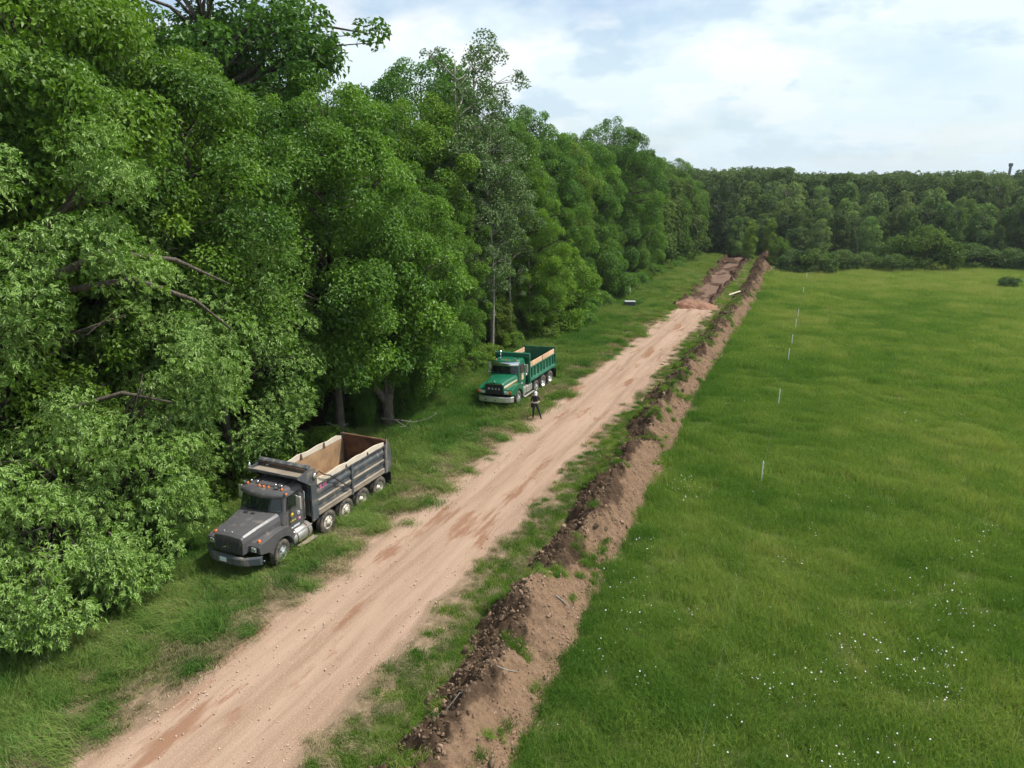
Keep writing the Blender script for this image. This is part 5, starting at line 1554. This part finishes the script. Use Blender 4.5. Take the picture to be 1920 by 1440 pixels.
for s in (1, -1):
    L = s * 1.032
    d = side_poly(nt, 'door', MAT['green'], [(4.30, 1.12), (5.18, 1.12), (5.24, 1.60), (5.22, 1.99), (4.32, 1.99)], L, 0.05, 0.012)
    side_poly(d, 'door_window', MAT['glass'], [(4.42, 2.04), (5.16, 2.04), (5.02, 2.50), (4.46, 2.52)], s * 1.026, 0.06)
    MB().tube([(a, s * (1.03 - 0.04 * (z - 2.0) / 0.6), z) for a, z in ((4.39, 2.01), (5.20, 2.01), (5.05, 2.54), (4.43, 2.56), (4.39, 2.01))], 0.018, 6).build('window_frame', MAT['trim'], d)
    MB().bx(4.38, 4.50, s * 1.04, s * 1.06, 1.84, 1.88).build('handle', MAT['chrome'], d, 0.008)
    mirror(nt, 4.86, 1.36, 2.02, 2.55, MAT['alu'], s)
    MB().lathe([(0.0, 0.09), (0.05, 0.08), (0.09, 0.02), (0.09, 0.0)], (4.93, s * 1.36, 1.92), 'x', 14).build('spot_mirror', MAT['chrome'], nt)
    side_poly(nt, 'door_decal', MAT['cream_decal'], [(4.62, 1.52), (4.98, 1.52), (4.98, 1.92), (4.62, 1.92)], s * 1.036, 0.003)
    b = MB()
    for k in range(4):
        b.bx(4.66, 4.94, s * 1.037, s * 1.039, 1.57 + k * 0.085, 1.60 + k * 0.085)
    b.build('decal_print', MAT['orange_decal'], nt)
    side_poly(nt, 'small_decal', MAT['white_decal'], [(4.86, 1.24), (4.98, 1.24), (4.98, 1.34), (4.86, 1.34)], s * 1.037, 0.003)
hood_loft(nt, [(5.34, 0.96, 1.20, 1.72, 1.95, 2.04, 0.14), (5.90, 0.86, 1.20, 1.66, 1.90, 1.98, 0.12), (6.50, 0.74, 1.10, 1.60, 1.82, 1.89, 0.10), (6.98, 0.655, 1.02, 1.55, 1.74, 1.79, 0.08), (7.05, 0.64, 1.02, 1.52, 1.70, 1.74, 0.08)], MAT['green'])
for s in (1, -1):      # stripe along the hood side
    st = []
    for k in range(9):
        a = lerp(6.95, 5.50, k / 8)
        wv = np.interp(a, [5.34, 5.9, 6.5, 7.05], [0.96, 0.86, 0.74, 0.64]) + 0.006
        zc_ = lerp(1.46, 1.66, (k / 8) ** 0.8)
        hh_ = lerp(0.075, 0.028, k / 8)
        st.append((a, s * wv, zc_, hh_))
    MB().loft([[(a, l, z - h_), (a, l + s * 0.004, z - h_), (a, l + s * 0.004, z + h_), (a, l, z + h_)] for a, l, z, h_ in st]).build('hood_stripe', MAT['cream_decal'], nt)
    MB().loft([[(a, l + s * 0.003, z - h_ - 0.05), (a, l + s * 0.006, z - h_ - 0.05), (a, l + s * 0.006, z - h_ - 0.012), (a, l + s * 0.003, z - h_ - 0.012)] for a, l, z, h_ in st[1:]]).build('hood_stripe', MAT['orange_decal'], nt)
gr = MB().bx(7.04, 7.07, -0.585, 0.585, 1.02, 1.66).build('grille', MAT['trim'], nt, 0.01)
for k in range(10):
    MB().box((7.078, 0, 1.06 + k * 0.062), (0.02, 1.14, 0.016)).build('slat', MAT['black'], gr)
MB().bx(7.06, 7.085, -0.60, 0.60, 1.655, 1.685).build('grille_trim', MAT['chrome'], gr)
text_part(gr, 'M  A  C  K', 0.19, MAT['white_decal'], (7.092, 0, 1.36), FRONT, 'grille_lettering', 0.006)
MB().tube([(7.0, 0, 1.76), (7.01, 0, 1.82), (6.99, 0, 1.88)], [0.02, 0.035, 0.022], 8).tube([(6.94, 0, 1.81), (7.05, 0, 1.85)], [0.02, 0.03], 8).build('hood_ornament', MAT['chrome'], nt)
for s in (1, -1):
    f = [(6.98, 1.00), (7.02, 1.20), (6.95, 1.32), (6.60, 1.40), (6.25, 1.47), (5.75, 1.50), (5.35, 1.42), (5.14, 1.22), (5.06, 0.90), (5.06, 0.70), (5.17, 0.70)] + arch(5.80, 0.50, 0.63, pi * 0.90, 0.45, 10) + [(6.60, 0.92), (6.90, 0.96)]
    fender(nt, s, 1.20, 0.58, f, MAT['green'])
    hl = MB().bx(7.00, 7.04, s * 0.66, s * 1.0, 1.04, 1.24).build('headlight_housing', MAT['chrome'], nt, 0.015)
    MB().bx(7.038, 7.055, s * 0.68, s * 0.98, 1.06, 1.22).build('headlight', MAT['lamp'], hl, 0.01)
    MB().bx(6.94, 7.04, s * 1.0, s * 1.17, 1.04, 1.25).build('turn_light', MAT['amber'], nt, 0.03)
bp = []
for z in (0.50, 0.54, 0.82, 0.86):
    q = 0.0 if z in (0.54, 0.82) else -0.03
    bp.append([(6.72, 1.20, z), (6.80 + q, 1.23, z), (7.02 + q, 1.12, z), (7.16 + q, 0.85, z), (7.22 + q, 0.4, z), (7.23 + q, 0, z), (7.22 + q, -0.4, z), (7.16 + q, -0.85, z), (7.02 + q, -1.12, z), (6.80 + q, -1.23, z), (6.72, -1.20, z), (7.02, -0.84, z), (7.02, 0.84, z)])
bo = MB().loft(bp).build('front_bumper', MAT['alu'], nt, 0.012)
MB().box((7.238, -0.35, 0.70), (0.012, 0.31, 0.16)).build('number_plate', MAT['alu'], bo)
for l in (-0.55, 0.1):
    MB().lathe([(0.05, 0), (0.05, 0.02), (0.0, 0.02)], (7.215, l, 0.66), 'x', 10).build('tow_hole', MAT['trim'], bo)
# tanks, boxes, step
for s in (1, -1):
    tk = MB().bx(3.35, 4.75, s * 0.62, s * 1.14, 0.48, 0.98).build('fuel_tank', MAT['alu'], nt, 0.09, 4)
    for a in (3.62, 4.40):
        MB().bx(a, a + 0.06, s * 0.62, s * 1.148, 0.474, 0.986).build('strap', MAT['trim'], tk, 0.09, 4)
    MB().bx(3.20, 4.95, s * 1.10, s * 1.26, 0.34, 0.39).build('step', MAT['alu'], nt, 0.012)
    MB().lathe([(0.0, 0.04), (0.06, 0.04), (0.06, 0.0)], (4.25, s * 0.92, 0.98), 'z', 12).build('filler_cap', MAT['rust'], nt)
    MB().bx(4.78, 4.98, s * 0.84, s * 1.16, 0.42, 1.05).build('cab_step', MAT['alu'], nt, 0.02)
# bed
bed = MB().bx(-1.10, 3.80, -1.14, 1.14, 1.16, 1.23).build('dump_bed', MAT['green_bed'], nt, 0.01)
MB().bx(-1.06, 3.74, -1.12, 1.12, 1.232, 1.240).build('bed_floor', MAT['rust'], bed)
for a in np.arange(-0.8, 3.8, 0.6):
    MB().bx(a, a + 0.08, -1.05, 1.05, 1.04, 1.158).build('cross_member', MAT['black'], bed)
for s in (1, -1):
    sw = MB().bx(-1.10, 3.80, s * 1.10, s * 1.15, 1.10, 2.12).build('side_wall', MAT['green_bed'], bed, 0.008)
    MB().prism([(s * 1.15, 1.12), (s * 1.235, 1.14), (s * 1.235, 1.26), (s * 1.152, 1.42)], 0, -1.09, 3.79).build('lower_rail', MAT['green_bed'], sw, 0.008)
    MB().bx(-1.09, 3.79, s * 1.152, s * 1.225, 2.04, 2.13).build('upper_rail', MAT['green_bed'], sw, 0.01)
    for a in np.linspace(-0.75, 3.40, 8):
        MB().bx(a, a + 0.10, s * 1.152, s * 1.215, 1.40, 2.038).build('side_rib', MAT['green_bed'], sw, 0.008)
    for a0_, a1_ in ((-0.95, 1.52), (1.53, 3.78)):
        bd = MB().bx(a0_, a1_, s * 1.135, s * 1.185, 2.135, 2.46).build('side_board', MAT['wood'], bed, 0.006)
    MB().bx(1.48, 1.56, s * 1.188, s * 1.20, 2.06, 2.50).build('board_strap', MAT['trim'], bed)
    MB().bx(-1.20, -1.05, s * 1.08, s * 1.235, 1.05, 2.56).build('rear_post', MAT['green_bed'], bed, 0.015)
    MB().box((-1.22, s * 0.95, 0.62), (0.02, 0.52, 0.66)).build('mud_flap', MAT['trim'], nt)
    MB().bx(3.80, 3.96, s * 1.04, s * 1.235, 1.04, 3.08).build('front_post', MAT['green_bed'], bed, 0.015)
tg = MB().bx(-1.17, -1.08, -1.08, 1.08, 1.14, 2.54).build('tailgate', MAT['green_bed'], bed, 0.012)
for z in (1.5, 1.95, 2.4):
    MB().bx(-1.23, -1.172, -1.05, 1.05, z, z + 0.08).build('tailgate_rib', MAT['green_bed'], tg)
hb = MB().bx(3.80, 3.88, -1.04, 1.04, 1.16, 3.06).build('headboard', MAT['green_bed'], bed, 0.01)
for l in np.linspace(-0.8, 0.8, 5):
    MB().bx(3.882, 3.95, l - 0.04, l + 0.04, 1.2, 2.8).build('headboard_rib', MAT['green_bed'], hb)
MB().prism([(3.97, 2.78), (4.03, 2.78), (4.05, 3.10), (3.86, 3.12), (3.86, 3.07), (3.97, 3.06)], 1, -1.235, 1.235).build('cab_shield', MAT['green_bed'], bed, 0.012)
MB().tube([(4.02, -0.85, 1.0), (4.02, -0.85, 2.9), (3.98, -0.85, 3.2)], 0.06, 12).build('exhaust_stack', MAT['chrome'], nt)

# ------------------------------------------------------------------ small things in the place
MAT['post_white'] = basic('white_plastic', (0.70, 0.70, 0.66), 0.5, 0, 0.06)
MAT['wire'] = basic('fence_wire', (0.12, 0.17, 0.12), 0.5, 0.3, 0.1)
MAT['stake'] = basic('pale_stake', (0.68, 0.64, 0.54), 0.8, 0, 0.15)
MAT['plank'] = basic('pale_plank', (0.60, 0.53, 0.38), 0.8, 0, 0.15)
MAT['box_side'] = basic('dark_plastic', (0.045, 0.055, 0.065), 0.6, 0, 0.1)
MAT['box_lid'] = basic('pale_lid', (0.42, 0.43, 0.45), 0.35, 0, 0.1)
MAT['twig'] = basic('dead_wood', (0.24, 0.215, 0.185), 0.9, 0, 0.25)
MAT['tower'] = basic('tower_concrete', (0.085, 0.10, 0.11), 0.9, 0, 0.1)
MAT['mast'] = basic('mast_steel', (0.55, 0.60, 0.64), 0.6, 0.2, 0.05)

FX = -1.42
posts = [(33.9, 'white fence post nearest the camera in the meadow'), (47.6, 'second white fence post in the meadow from the camera'), (60.6, 'third white fence post in the meadow from the camera'),
         (67.0, 'fourth white fence post in the meadow from the camera'), (76.0, 'fifth white fence post in the meadow from the camera'), (82.5, 'sixth white fence post in the meadow from the camera'),
         (101.5, 'seventh white fence post in the meadow, far off'), (119.0, 'farthest white fence post, near the bushes')]
tops = []
for y, lab in posts:
    e = empty('fence_post', (FX, y, gh1(FX, y)), 0.2)
    tag(e, lab, 'fence post', 'white electric fence posts in the meadow')
    wd = 0.05 if y < 60 else 0.065
    MB().box((0, 0, 0.56), (wd, wd, 1.16)).build('shaft', MAT['post_white'], e, 0.004)
    cl_ = MB()
    for z in (0.55, 0.85, 1.06):
        cl_.box((0.03, 0, z), (0.05, 0.012, 0.03))
    cl_.build('wire_clip', MAT['post_white'], e)
    MB().lathe([(0.0, 0.05), (0.012, 0.04), (0.022, 0.0)], (0, 0, 1.14), 'z', 8).build('cap', MAT['post_white'], e)
    tops.append((FX + 0.05, y, gh1(FX, y) + 1.06))
ext = [(FX + 0.05, 8.0, gh1(FX, 8.0) + 1.02)] + tops + [(FX + 0.05, 131.0, 1.0)]
pts = []
for p, q in zip(ext, ext[1:]):
    for i in range(6):
        t = i / 6
        pts.append((lerp(p[0], q[0], t), lerp(p[1], q[1], t), lerp(p[2], q[2], t) - 0.16 * 4 * t * (1 - t)))
fw2 = empty('fence_wire', (FX, 8, 0))
tag(fw2, 'thin slack wire strung along the white posts in the meadow', 'fence wire')
for dz in (0.0,):
    MB().tube([(a - FX, b - 8, c + dz) for a, b, c in pts], 0.0022, 4).build('strand', MAT['wire'], fw2)

e = empty('marker_stake', (-22.3, 91.6, gh1(-22.3, 91.6)))
tag(e, 'pale upright stake in the grass at the wood edge', 'stake')
MB().box((0, 0, 0.87), (0.15, 0.10, 1.8)).build('shaft', MAT['stake'], e, 0.008)
MB().box((0, 0, 1.795), (0.155, 0.105, 0.05), None, 0.5).build('cap', MAT['stake'], e)

e = empty('utility_box', (-20.4, 84.1, gh1(-20.4, 84.1) + 0.08), 0.35)
tag(e, 'dark box with pale lid standing in the verge grass', 'utility box')
MB().box((0, 0, 0.30), (1.25, 0.75, 0.62), None, 0.92).build('body', MAT['box_side'], e, 0.03)
MB().box((0, 0, 0.65), (1.30, 0.80, 0.09)).build('lid', MAT['box_lid'], e, 0.03, 3)
MB().box((-0.66, -0.1, 0.45), (0.06, 0.3, 0.12)).build('handle', MAT['box_side'], e, 0.02)

xx, zz_, _ = berm_surface(np.array([90.8]), np.array([-0.45]))
e = MB().box((0, 0, 0), (2.0, 0.20, 0.05)).build('loose_plank', MAT['plank'], None, 0.006)
e.location = (xx[0] - 0.35, 90.8, zz_[0] + 0.28)
e.rotation_euler = (0.1, -0.16, 0.95)
tag(e, 'pale plank lying across the road side of the spoil bank', 'plank')


def branch(name, base, pts, r0, lab, twigs=4, seed=0, mat='twig'):
    rr = random.Random(seed)
    e_ = empty(name, base)
    tag(e_, lab, 'branch')
    n_ = len(pts)
    MB().tube(pts, [r0 * (1 - 0.85 * i / (n_ - 1)) for i in range(n_)], 6).build('stem', MAT[mat], e_)
    for _ in range(twigs):
        i = rr.randrange(1, n_)
        p = Vector(pts[i])
        d = Vector((rr.uniform(-1, 1), rr.uniform(-1, 1), rr.uniform(-0.1, 0.6))) * rr.uniform(0.4, 0.9)
        MB().tube([p, p + d * 0.55 + Vector((0, 0, 0.06)), p + d], [r0 * 0.45, r0 * 0.3, r0 * 0.1], 5).build('twig', MAT[mat], e_)


z0 = gh1(-21.6, 35.0)
branch('fallen_branch', (-21.6, 35.0, z0 + 0.45), [(-1.5, -0.9, 0.35), (-0.6, -0.3, 0.18), (0.2, 0.2, 0.0), (0.8, 0.7, 0.15), (1.2, 1.0, 0.4)], 0.045, 'bare grey fallen branch curling in front of the forked trunk', 5, 1)
branch('fallen_branch', (-22.1, 34.2, z0 + 0.4), [(-1.3, 0.4, 0.5), (-0.3, 0.3, 0.3), (0.6, 0.1, 0.05), (1.4, -0.2, 0.0)], 0.035, 'thin bare branch lying at the foot of the forked trunk', 4, 2)
branch('fallen_branch', (-23.6, 31.0, z0 + 0.5), [(-0.9, -0.2, 0.9), (-0.2, 0.2, 0.5), (0.7, 0.7, 0.05)], 0.045, 'dead branch leaning on the straight trunk behind the grey truck', 3, 3)
for i, (u_, y_, ln, rot, lab) in enumerate(((-0.2, 13.4, 1.1, 0.5, 'pale root lying across the near crest of the spoil bank'), (0.25, 15.6, 0.9, 1.1, 'thin root on the sunlit face of the bank near the foreground'),
                                          (0.55, 19.4, 0.6, 0.2, 'short pale root on the sunny slope of the bank'), (-0.7, 22.5, 1.0, 1.3, 'curved root poking from the dark road side of the bank'),
                                          (-0.5, 27.5, 1.1, 0.9, 'bent root arching out of the dark clods of the bank'), (0.1, 47.0, 2.2, -0.9, 'two-metre pale stick on the bank opposite the green truck'),
                                          (0.4, 46.0, 1.5, -0.8, 'shorter pale stick just below the long one on the bank'))):
    xx, zz_, _ = berm_surface(np.array([y_]), np.array([u_]))
    c_, s_ = cos(rot) * ln / 2, sin(rot) * ln / 2
    dzs = []
    for t in (-1, -0.3, 0.4, 1):
        bx_ = xx[0] + c_ * t; by_ = y_ + s_ * t
        cc = berm_c(by_)
        uu_ = np.clip((bx_ - cc) / 1.55, -1, 1)
        dzs.append((c_ * t, s_ * t, float(berm_surface(np.array([by_]), np.array([uu_]))[1][0]) - zz_[0] + 0.03 + 0.05 * (1 - t * t)))
    e_ = MB().tube(dzs, [0.016, 0.02, 0.016, 0.006] if ln < 1.4 else [0.035, 0.035, 0.03, 0.02], 6).build('root_piece', MAT['twig'])
    e_.location = (xx[0], y_, zz_[0])
    tag(e_, lab, 'root')

# far tower and mast
e = empty('far_tower', (89.2, 470, 0))
tag(e, 'dark slender tower poking above the far treeline at the right', 'tower')
MB().lathe([(0.95, 0), (0.75, 12), (0.65, 25.0)], (0, 0, 0), 'z', 16).build('shaft', MAT['tower'], e)
MB().lathe([(0.65, 24.9), (1.05, 25.3), (1.05, 26.6), (0.9, 26.8), (0.0, 26.8)], (0, 0, 0), 'z', 16).build('head', MAT['tower'], e)
e = empty('radio_mast', (-292, 1300, 0))
tag(e, 'hair-thin distant radio mast above the wood midway along', 'mast')
b = MB()
for a in (0, 2.1, 4.2):
    b.tube([(0.55 * cos(a), 0.55 * sin(a), 0), (0.55 * cos(a), 0.55 * sin(a), 148)], 0.05, 3)
b.build('lattice_leg', MAT['mast'], e)
b = MB()
for k in range(74):
    a = 2.1 * k
    b.tube([(0.55 * cos(a), 0.55 * sin(a), 2 * k), (0.55 * cos(a + 2.1), 0.55 * sin(a + 2.1), 2 * k + 2)], 0.03, 3)
b.build('bracing', MAT['mast'], e)
MB().tube([(0, 0, 148), (0, 0, 154)], 0.1, 5).build('antenna', MAT['mast'], e)

# ------------------------------------------------------------------ person with remote controller and bag
MAT['skin'] = basic('skin', (0.42, 0.24, 0.17), 0.55, 0, 0.06)
MAT['shirt'] = basic('black_shirt', (0.012, 0.012, 0.016), 0.85, 0, 0.15, 20, 0.2, 60)
MAT['trousers'] = basic('dark_trousers', (0.018, 0.018, 0.020), 0.85, 0, 0.2, 15, 0.2, 60)
MAT['shoe'] = basic('brown_shoe', (0.045, 0.028, 0.020), 0.6, 0, 0.1)
MAT['cap'] = basic('white_cap', (0.74, 0.73, 0.78), 0.7, 0, 0.06)
MAT['bagcloth'] = basic('black_bag', (0.014, 0.014, 0.016), 0.75, 0, 0.15)

vs, es, rad = [], [], []


def jv(p, r_, par=None):
    vs.append(p)
    rad.append(r_)
    if par is not None:
        es.append((par, len(vs) - 1))
    return len(vs) - 1


pel = jv((0, 0, 0.96), (0.155, 0.12))
sp1 = jv((0.005, 0, 1.10), (0.145, 0.115), pel)
sp2 = jv((0.02, 0, 1.26), (0.165, 0.125), sp1)
ch = jv((0.035, 0, 1.39), (0.15, 0.115), sp2)
nk = jv((0.085, 0, 1.49), (0.06, 0.06), ch)
h1 = jv((0.13, 0, 1.545), (0.078, 0.075), nk)
h2 = jv((0.165, 0, 1.61), (0.095, 0.082), h1)
h3 = jv((0.165, 0, 1.68), (0.082, 0.075), h2)
jv((0.262, 0, 1.585), (0.014, 0.014), h2)
for s in (1, -1):
    sh = jv((0.03, s * 0.175, 1.405), (0.072, 0.072), ch)
    u1 = jv((0.0, s * 0.225, 1.27), (0.058, 0.056), sh)
    el = jv((-0.02, s * 0.245, 1.13), (0.048, 0.046), u1)
    f1 = jv((0.11, s * 0.19, 1.09), (0.043, 0.040), el)
    wr = jv((0.225, s * 0.12, 1.085), (0.029, 0.026), f1)
    pm = jv((0.275, s * 0.10, 1.088), (0.036, 0.022), wr)
    for k in range(4):
        f0 = jv((0.315, s * (0.118 - 0.012 * k), 1.075 - 0.012 * k), (0.0095, 0.0095), pm)
        jv((0.335 + 0.004 * k, s * (0.095 - 0.016 * k), 1.060 - 0.013 * k), (0.008, 0.008), f0)
    t0 = jv((0.285, s * 0.075, 1.112), (0.0105, 0.0105), pm)
    jv((0.318, s * 0.055, 1.118), (0.009, 0.009), t0)
for s, kx, ax, sp_ in ((1, 0.06, 0.08, 0.22), (-1, 0.02, -0.06, 0.0)):
    hp = jv((0.0, s * 0.09, 0.90), (0.105, 0.10), pel)
    th = jv((kx * 0.5, s * (0.105 + sp_ * 0.22), 0.70), (0.096, 0.092), hp)
    kn = jv((kx, s * (0.115 + sp_ * 0.5), 0.50), (0.074, 0.072), th)
    cf = jv(((kx * 0.55 + ax * 0.45) - 0.015, s * (0.12 + sp_ * 0.75), 0.32), (0.070, 0.066), kn)
    an = jv((ax, s * (0.125 + sp_), 0.10), (0.055, 0.052), cf)
    he = jv((ax + 0.03, s * (0.13 + sp_), 0.045), (0.045, 0.042), an)
    jv((ax + 0.17, s * (0.16 + sp_), 0.035), (0.042, 0.030), he)
me = bpy.data.meshes.new('person')
me.from_pydata(vs, es, [])
tmp = bpy.data.objects.new('person', me)
C.objects.link(tmp)
sk = tmp.modifiers.new('skin', 'SKIN')
sk.use_smooth_shade = True
sd = me.skin_vertices[0].data
for i, (a, b_) in enumerate(rad):
    sd[i].radius = (a, b_)
    sd[i].use_root = (i == 0)
ss = tmp.modifiers.new('sub', 'SUBSURF')
ss.levels = 2
ss.render_levels = 2
bm_ = bpy.data.meshes.new_from_object(tmp.evaluated_get(bpy.context.evaluated_depsgraph_get()))
bpy.data.objects.remove(tmp)
bm_.materials.clear()
for k in ('shirt', 'trousers', 'skin', 'shoe'):
    bm_.materials.append(MAT[k])
for p in bm_.polygons:
    c_ = p.center
    arm = c_.x > 0.04 and c_.z < 1.18 and c_.z > 1.0 and (abs(c_.y) > 0.13 or c_.x > 0.17)
    if c_.z < 0.085: p.material_index = 3
    elif arm: p.material_index = 2
    elif c_.z < 0.99: p.material_index = 1
    elif c_.z > 1.475 and c_.x > 0.03: p.material_index = 2
    else: p.material_index = 0
PPOS = Vector((-15.05, 38.9, 0))
PROT = radians(-62)
person = obj('person', bm_)
person.location = (PPOS.x, PPOS.y, float(base_h(np.array([PPOS.x]), np.array([PPOS.y]))[0]) + 0.045)
person.rotation_euler = (0, 0, PROT)
tag(person, 'person in black shirt and dark trousers on the road, looking down at a controller', 'person')
cp = MB()
cp.lathe([(0.0, 0.105), (0.045, 0.098), (0.08, 0.07), (0.098, 0.03), (0.103, -0.015)], (0, 0, 0), 'z', 18)
cp.prism([(0.06, -0.085), (0.13, -0.07), (0.175, -0.03), (0.175, 0.03), (0.13, 0.07), (0.06, 0.085)], 2, -0.02, -0.008)
cap_o = cp.build('cap', MAT['cap'], person)
cap_o.location = (0.165, 0, 1.675)
cap_o.rotation_euler = (0, radians(28), 0)
fe = MB()
for s in (1, -1):
    fe.lathe([(0.0, 0.010), (0.010, 0.006), (0.012, 0.0)], (0.245, s * 0.032, 1.612), 'x', 8)
fe.build('eye', MAT['trim'], person)
MB().tube([(0.243, -0.025, 1.548), (0.250, 0, 1.546), (0.243, 0.025, 1.548)], 0.006, 5).build('mouth', MAT['rose_decal'], person)
er = MB()
for s in (1, -1):
    er.lathe([(0.0, 0.0), (0.03, 0.004), (0.032, 0.014), (0.0, 0.02)], (0.15, s * 0.088, 1.60), 'y', 10)
er.build('ear', MAT['skin'], person)


def at_person(name):
    e_ = empty(name, person.location, PROT)
    return e_


e = at_person('remote_controller')
tag(e, 'small remote controller held in both hands by the person', 'controller')
MB().box((0.315, 0, 1.085), (0.11, 0.17, 0.035), (0, radians(-25), 0)).build('body', MAT['box_side'], e, 0.012)
MB().box((0.365, 0, 1.135), (0.012, 0.15, 0.09), (0, radians(-35), 0)).build('screen', MAT['glass_pale'], e, 0.004)
st_ = MB()
for s in (1, -1):
    st_.tube([(0.30, s * 0.05, 1.095), (0.297, s * 0.05, 1.125)], 0.006, 6)
st_.build('stick', MAT['trim'], e)
e = at_person('shoulder_bag')
tag(e, 'black shoulder bag hanging at the hip of the person', 'bag')
MB().box((-0.23, -0.10, 0.78), (0.16, 0.30, 0.26), (0, radians(8), 0), 0.9).build('pouch', MAT['bagcloth'], e, 0.04, 3)
MB().box((-0.235, -0.10, 0.90), (0.17, 0.31, 0.05), (0, radians(8), 0)).build('flap', MAT['bagcloth'], e, 0.02)
MB().tube([(-0.20, -0.14, 0.90), (-0.13, -0.12, 1.20), (-0.06, 0.10, 1.44), (0.05, 0.16, 1.50), (0.15, 0.05, 1.36), (0.12, -0.12, 1.15), (-0.05, -0.17, 0.98), (-0.18, -0.13, 0.89)], 0.014, 6).build('strap', MAT['bagcloth'], e)

# ------------------------------------------------------------------ thin air between here and the far woods
m_, n_ = M('haze')
vol = n_.add('ShaderNodeVolumePrincipled', {'Color': (0.80, 0.88, 0.95, 1), 'Density': 0.00014, 'Anisotropy': 0.2})
n_.add('ShaderNodeOutputMaterial', {'Volume': vol.outputs[0]})
hz_ = MB().bx(-2700, 2700, -700, 5100, -3.0, 160.0).build('haze', m_)
tag(hz_, 'thin pale summer haze over the whole place', kind='stuff')
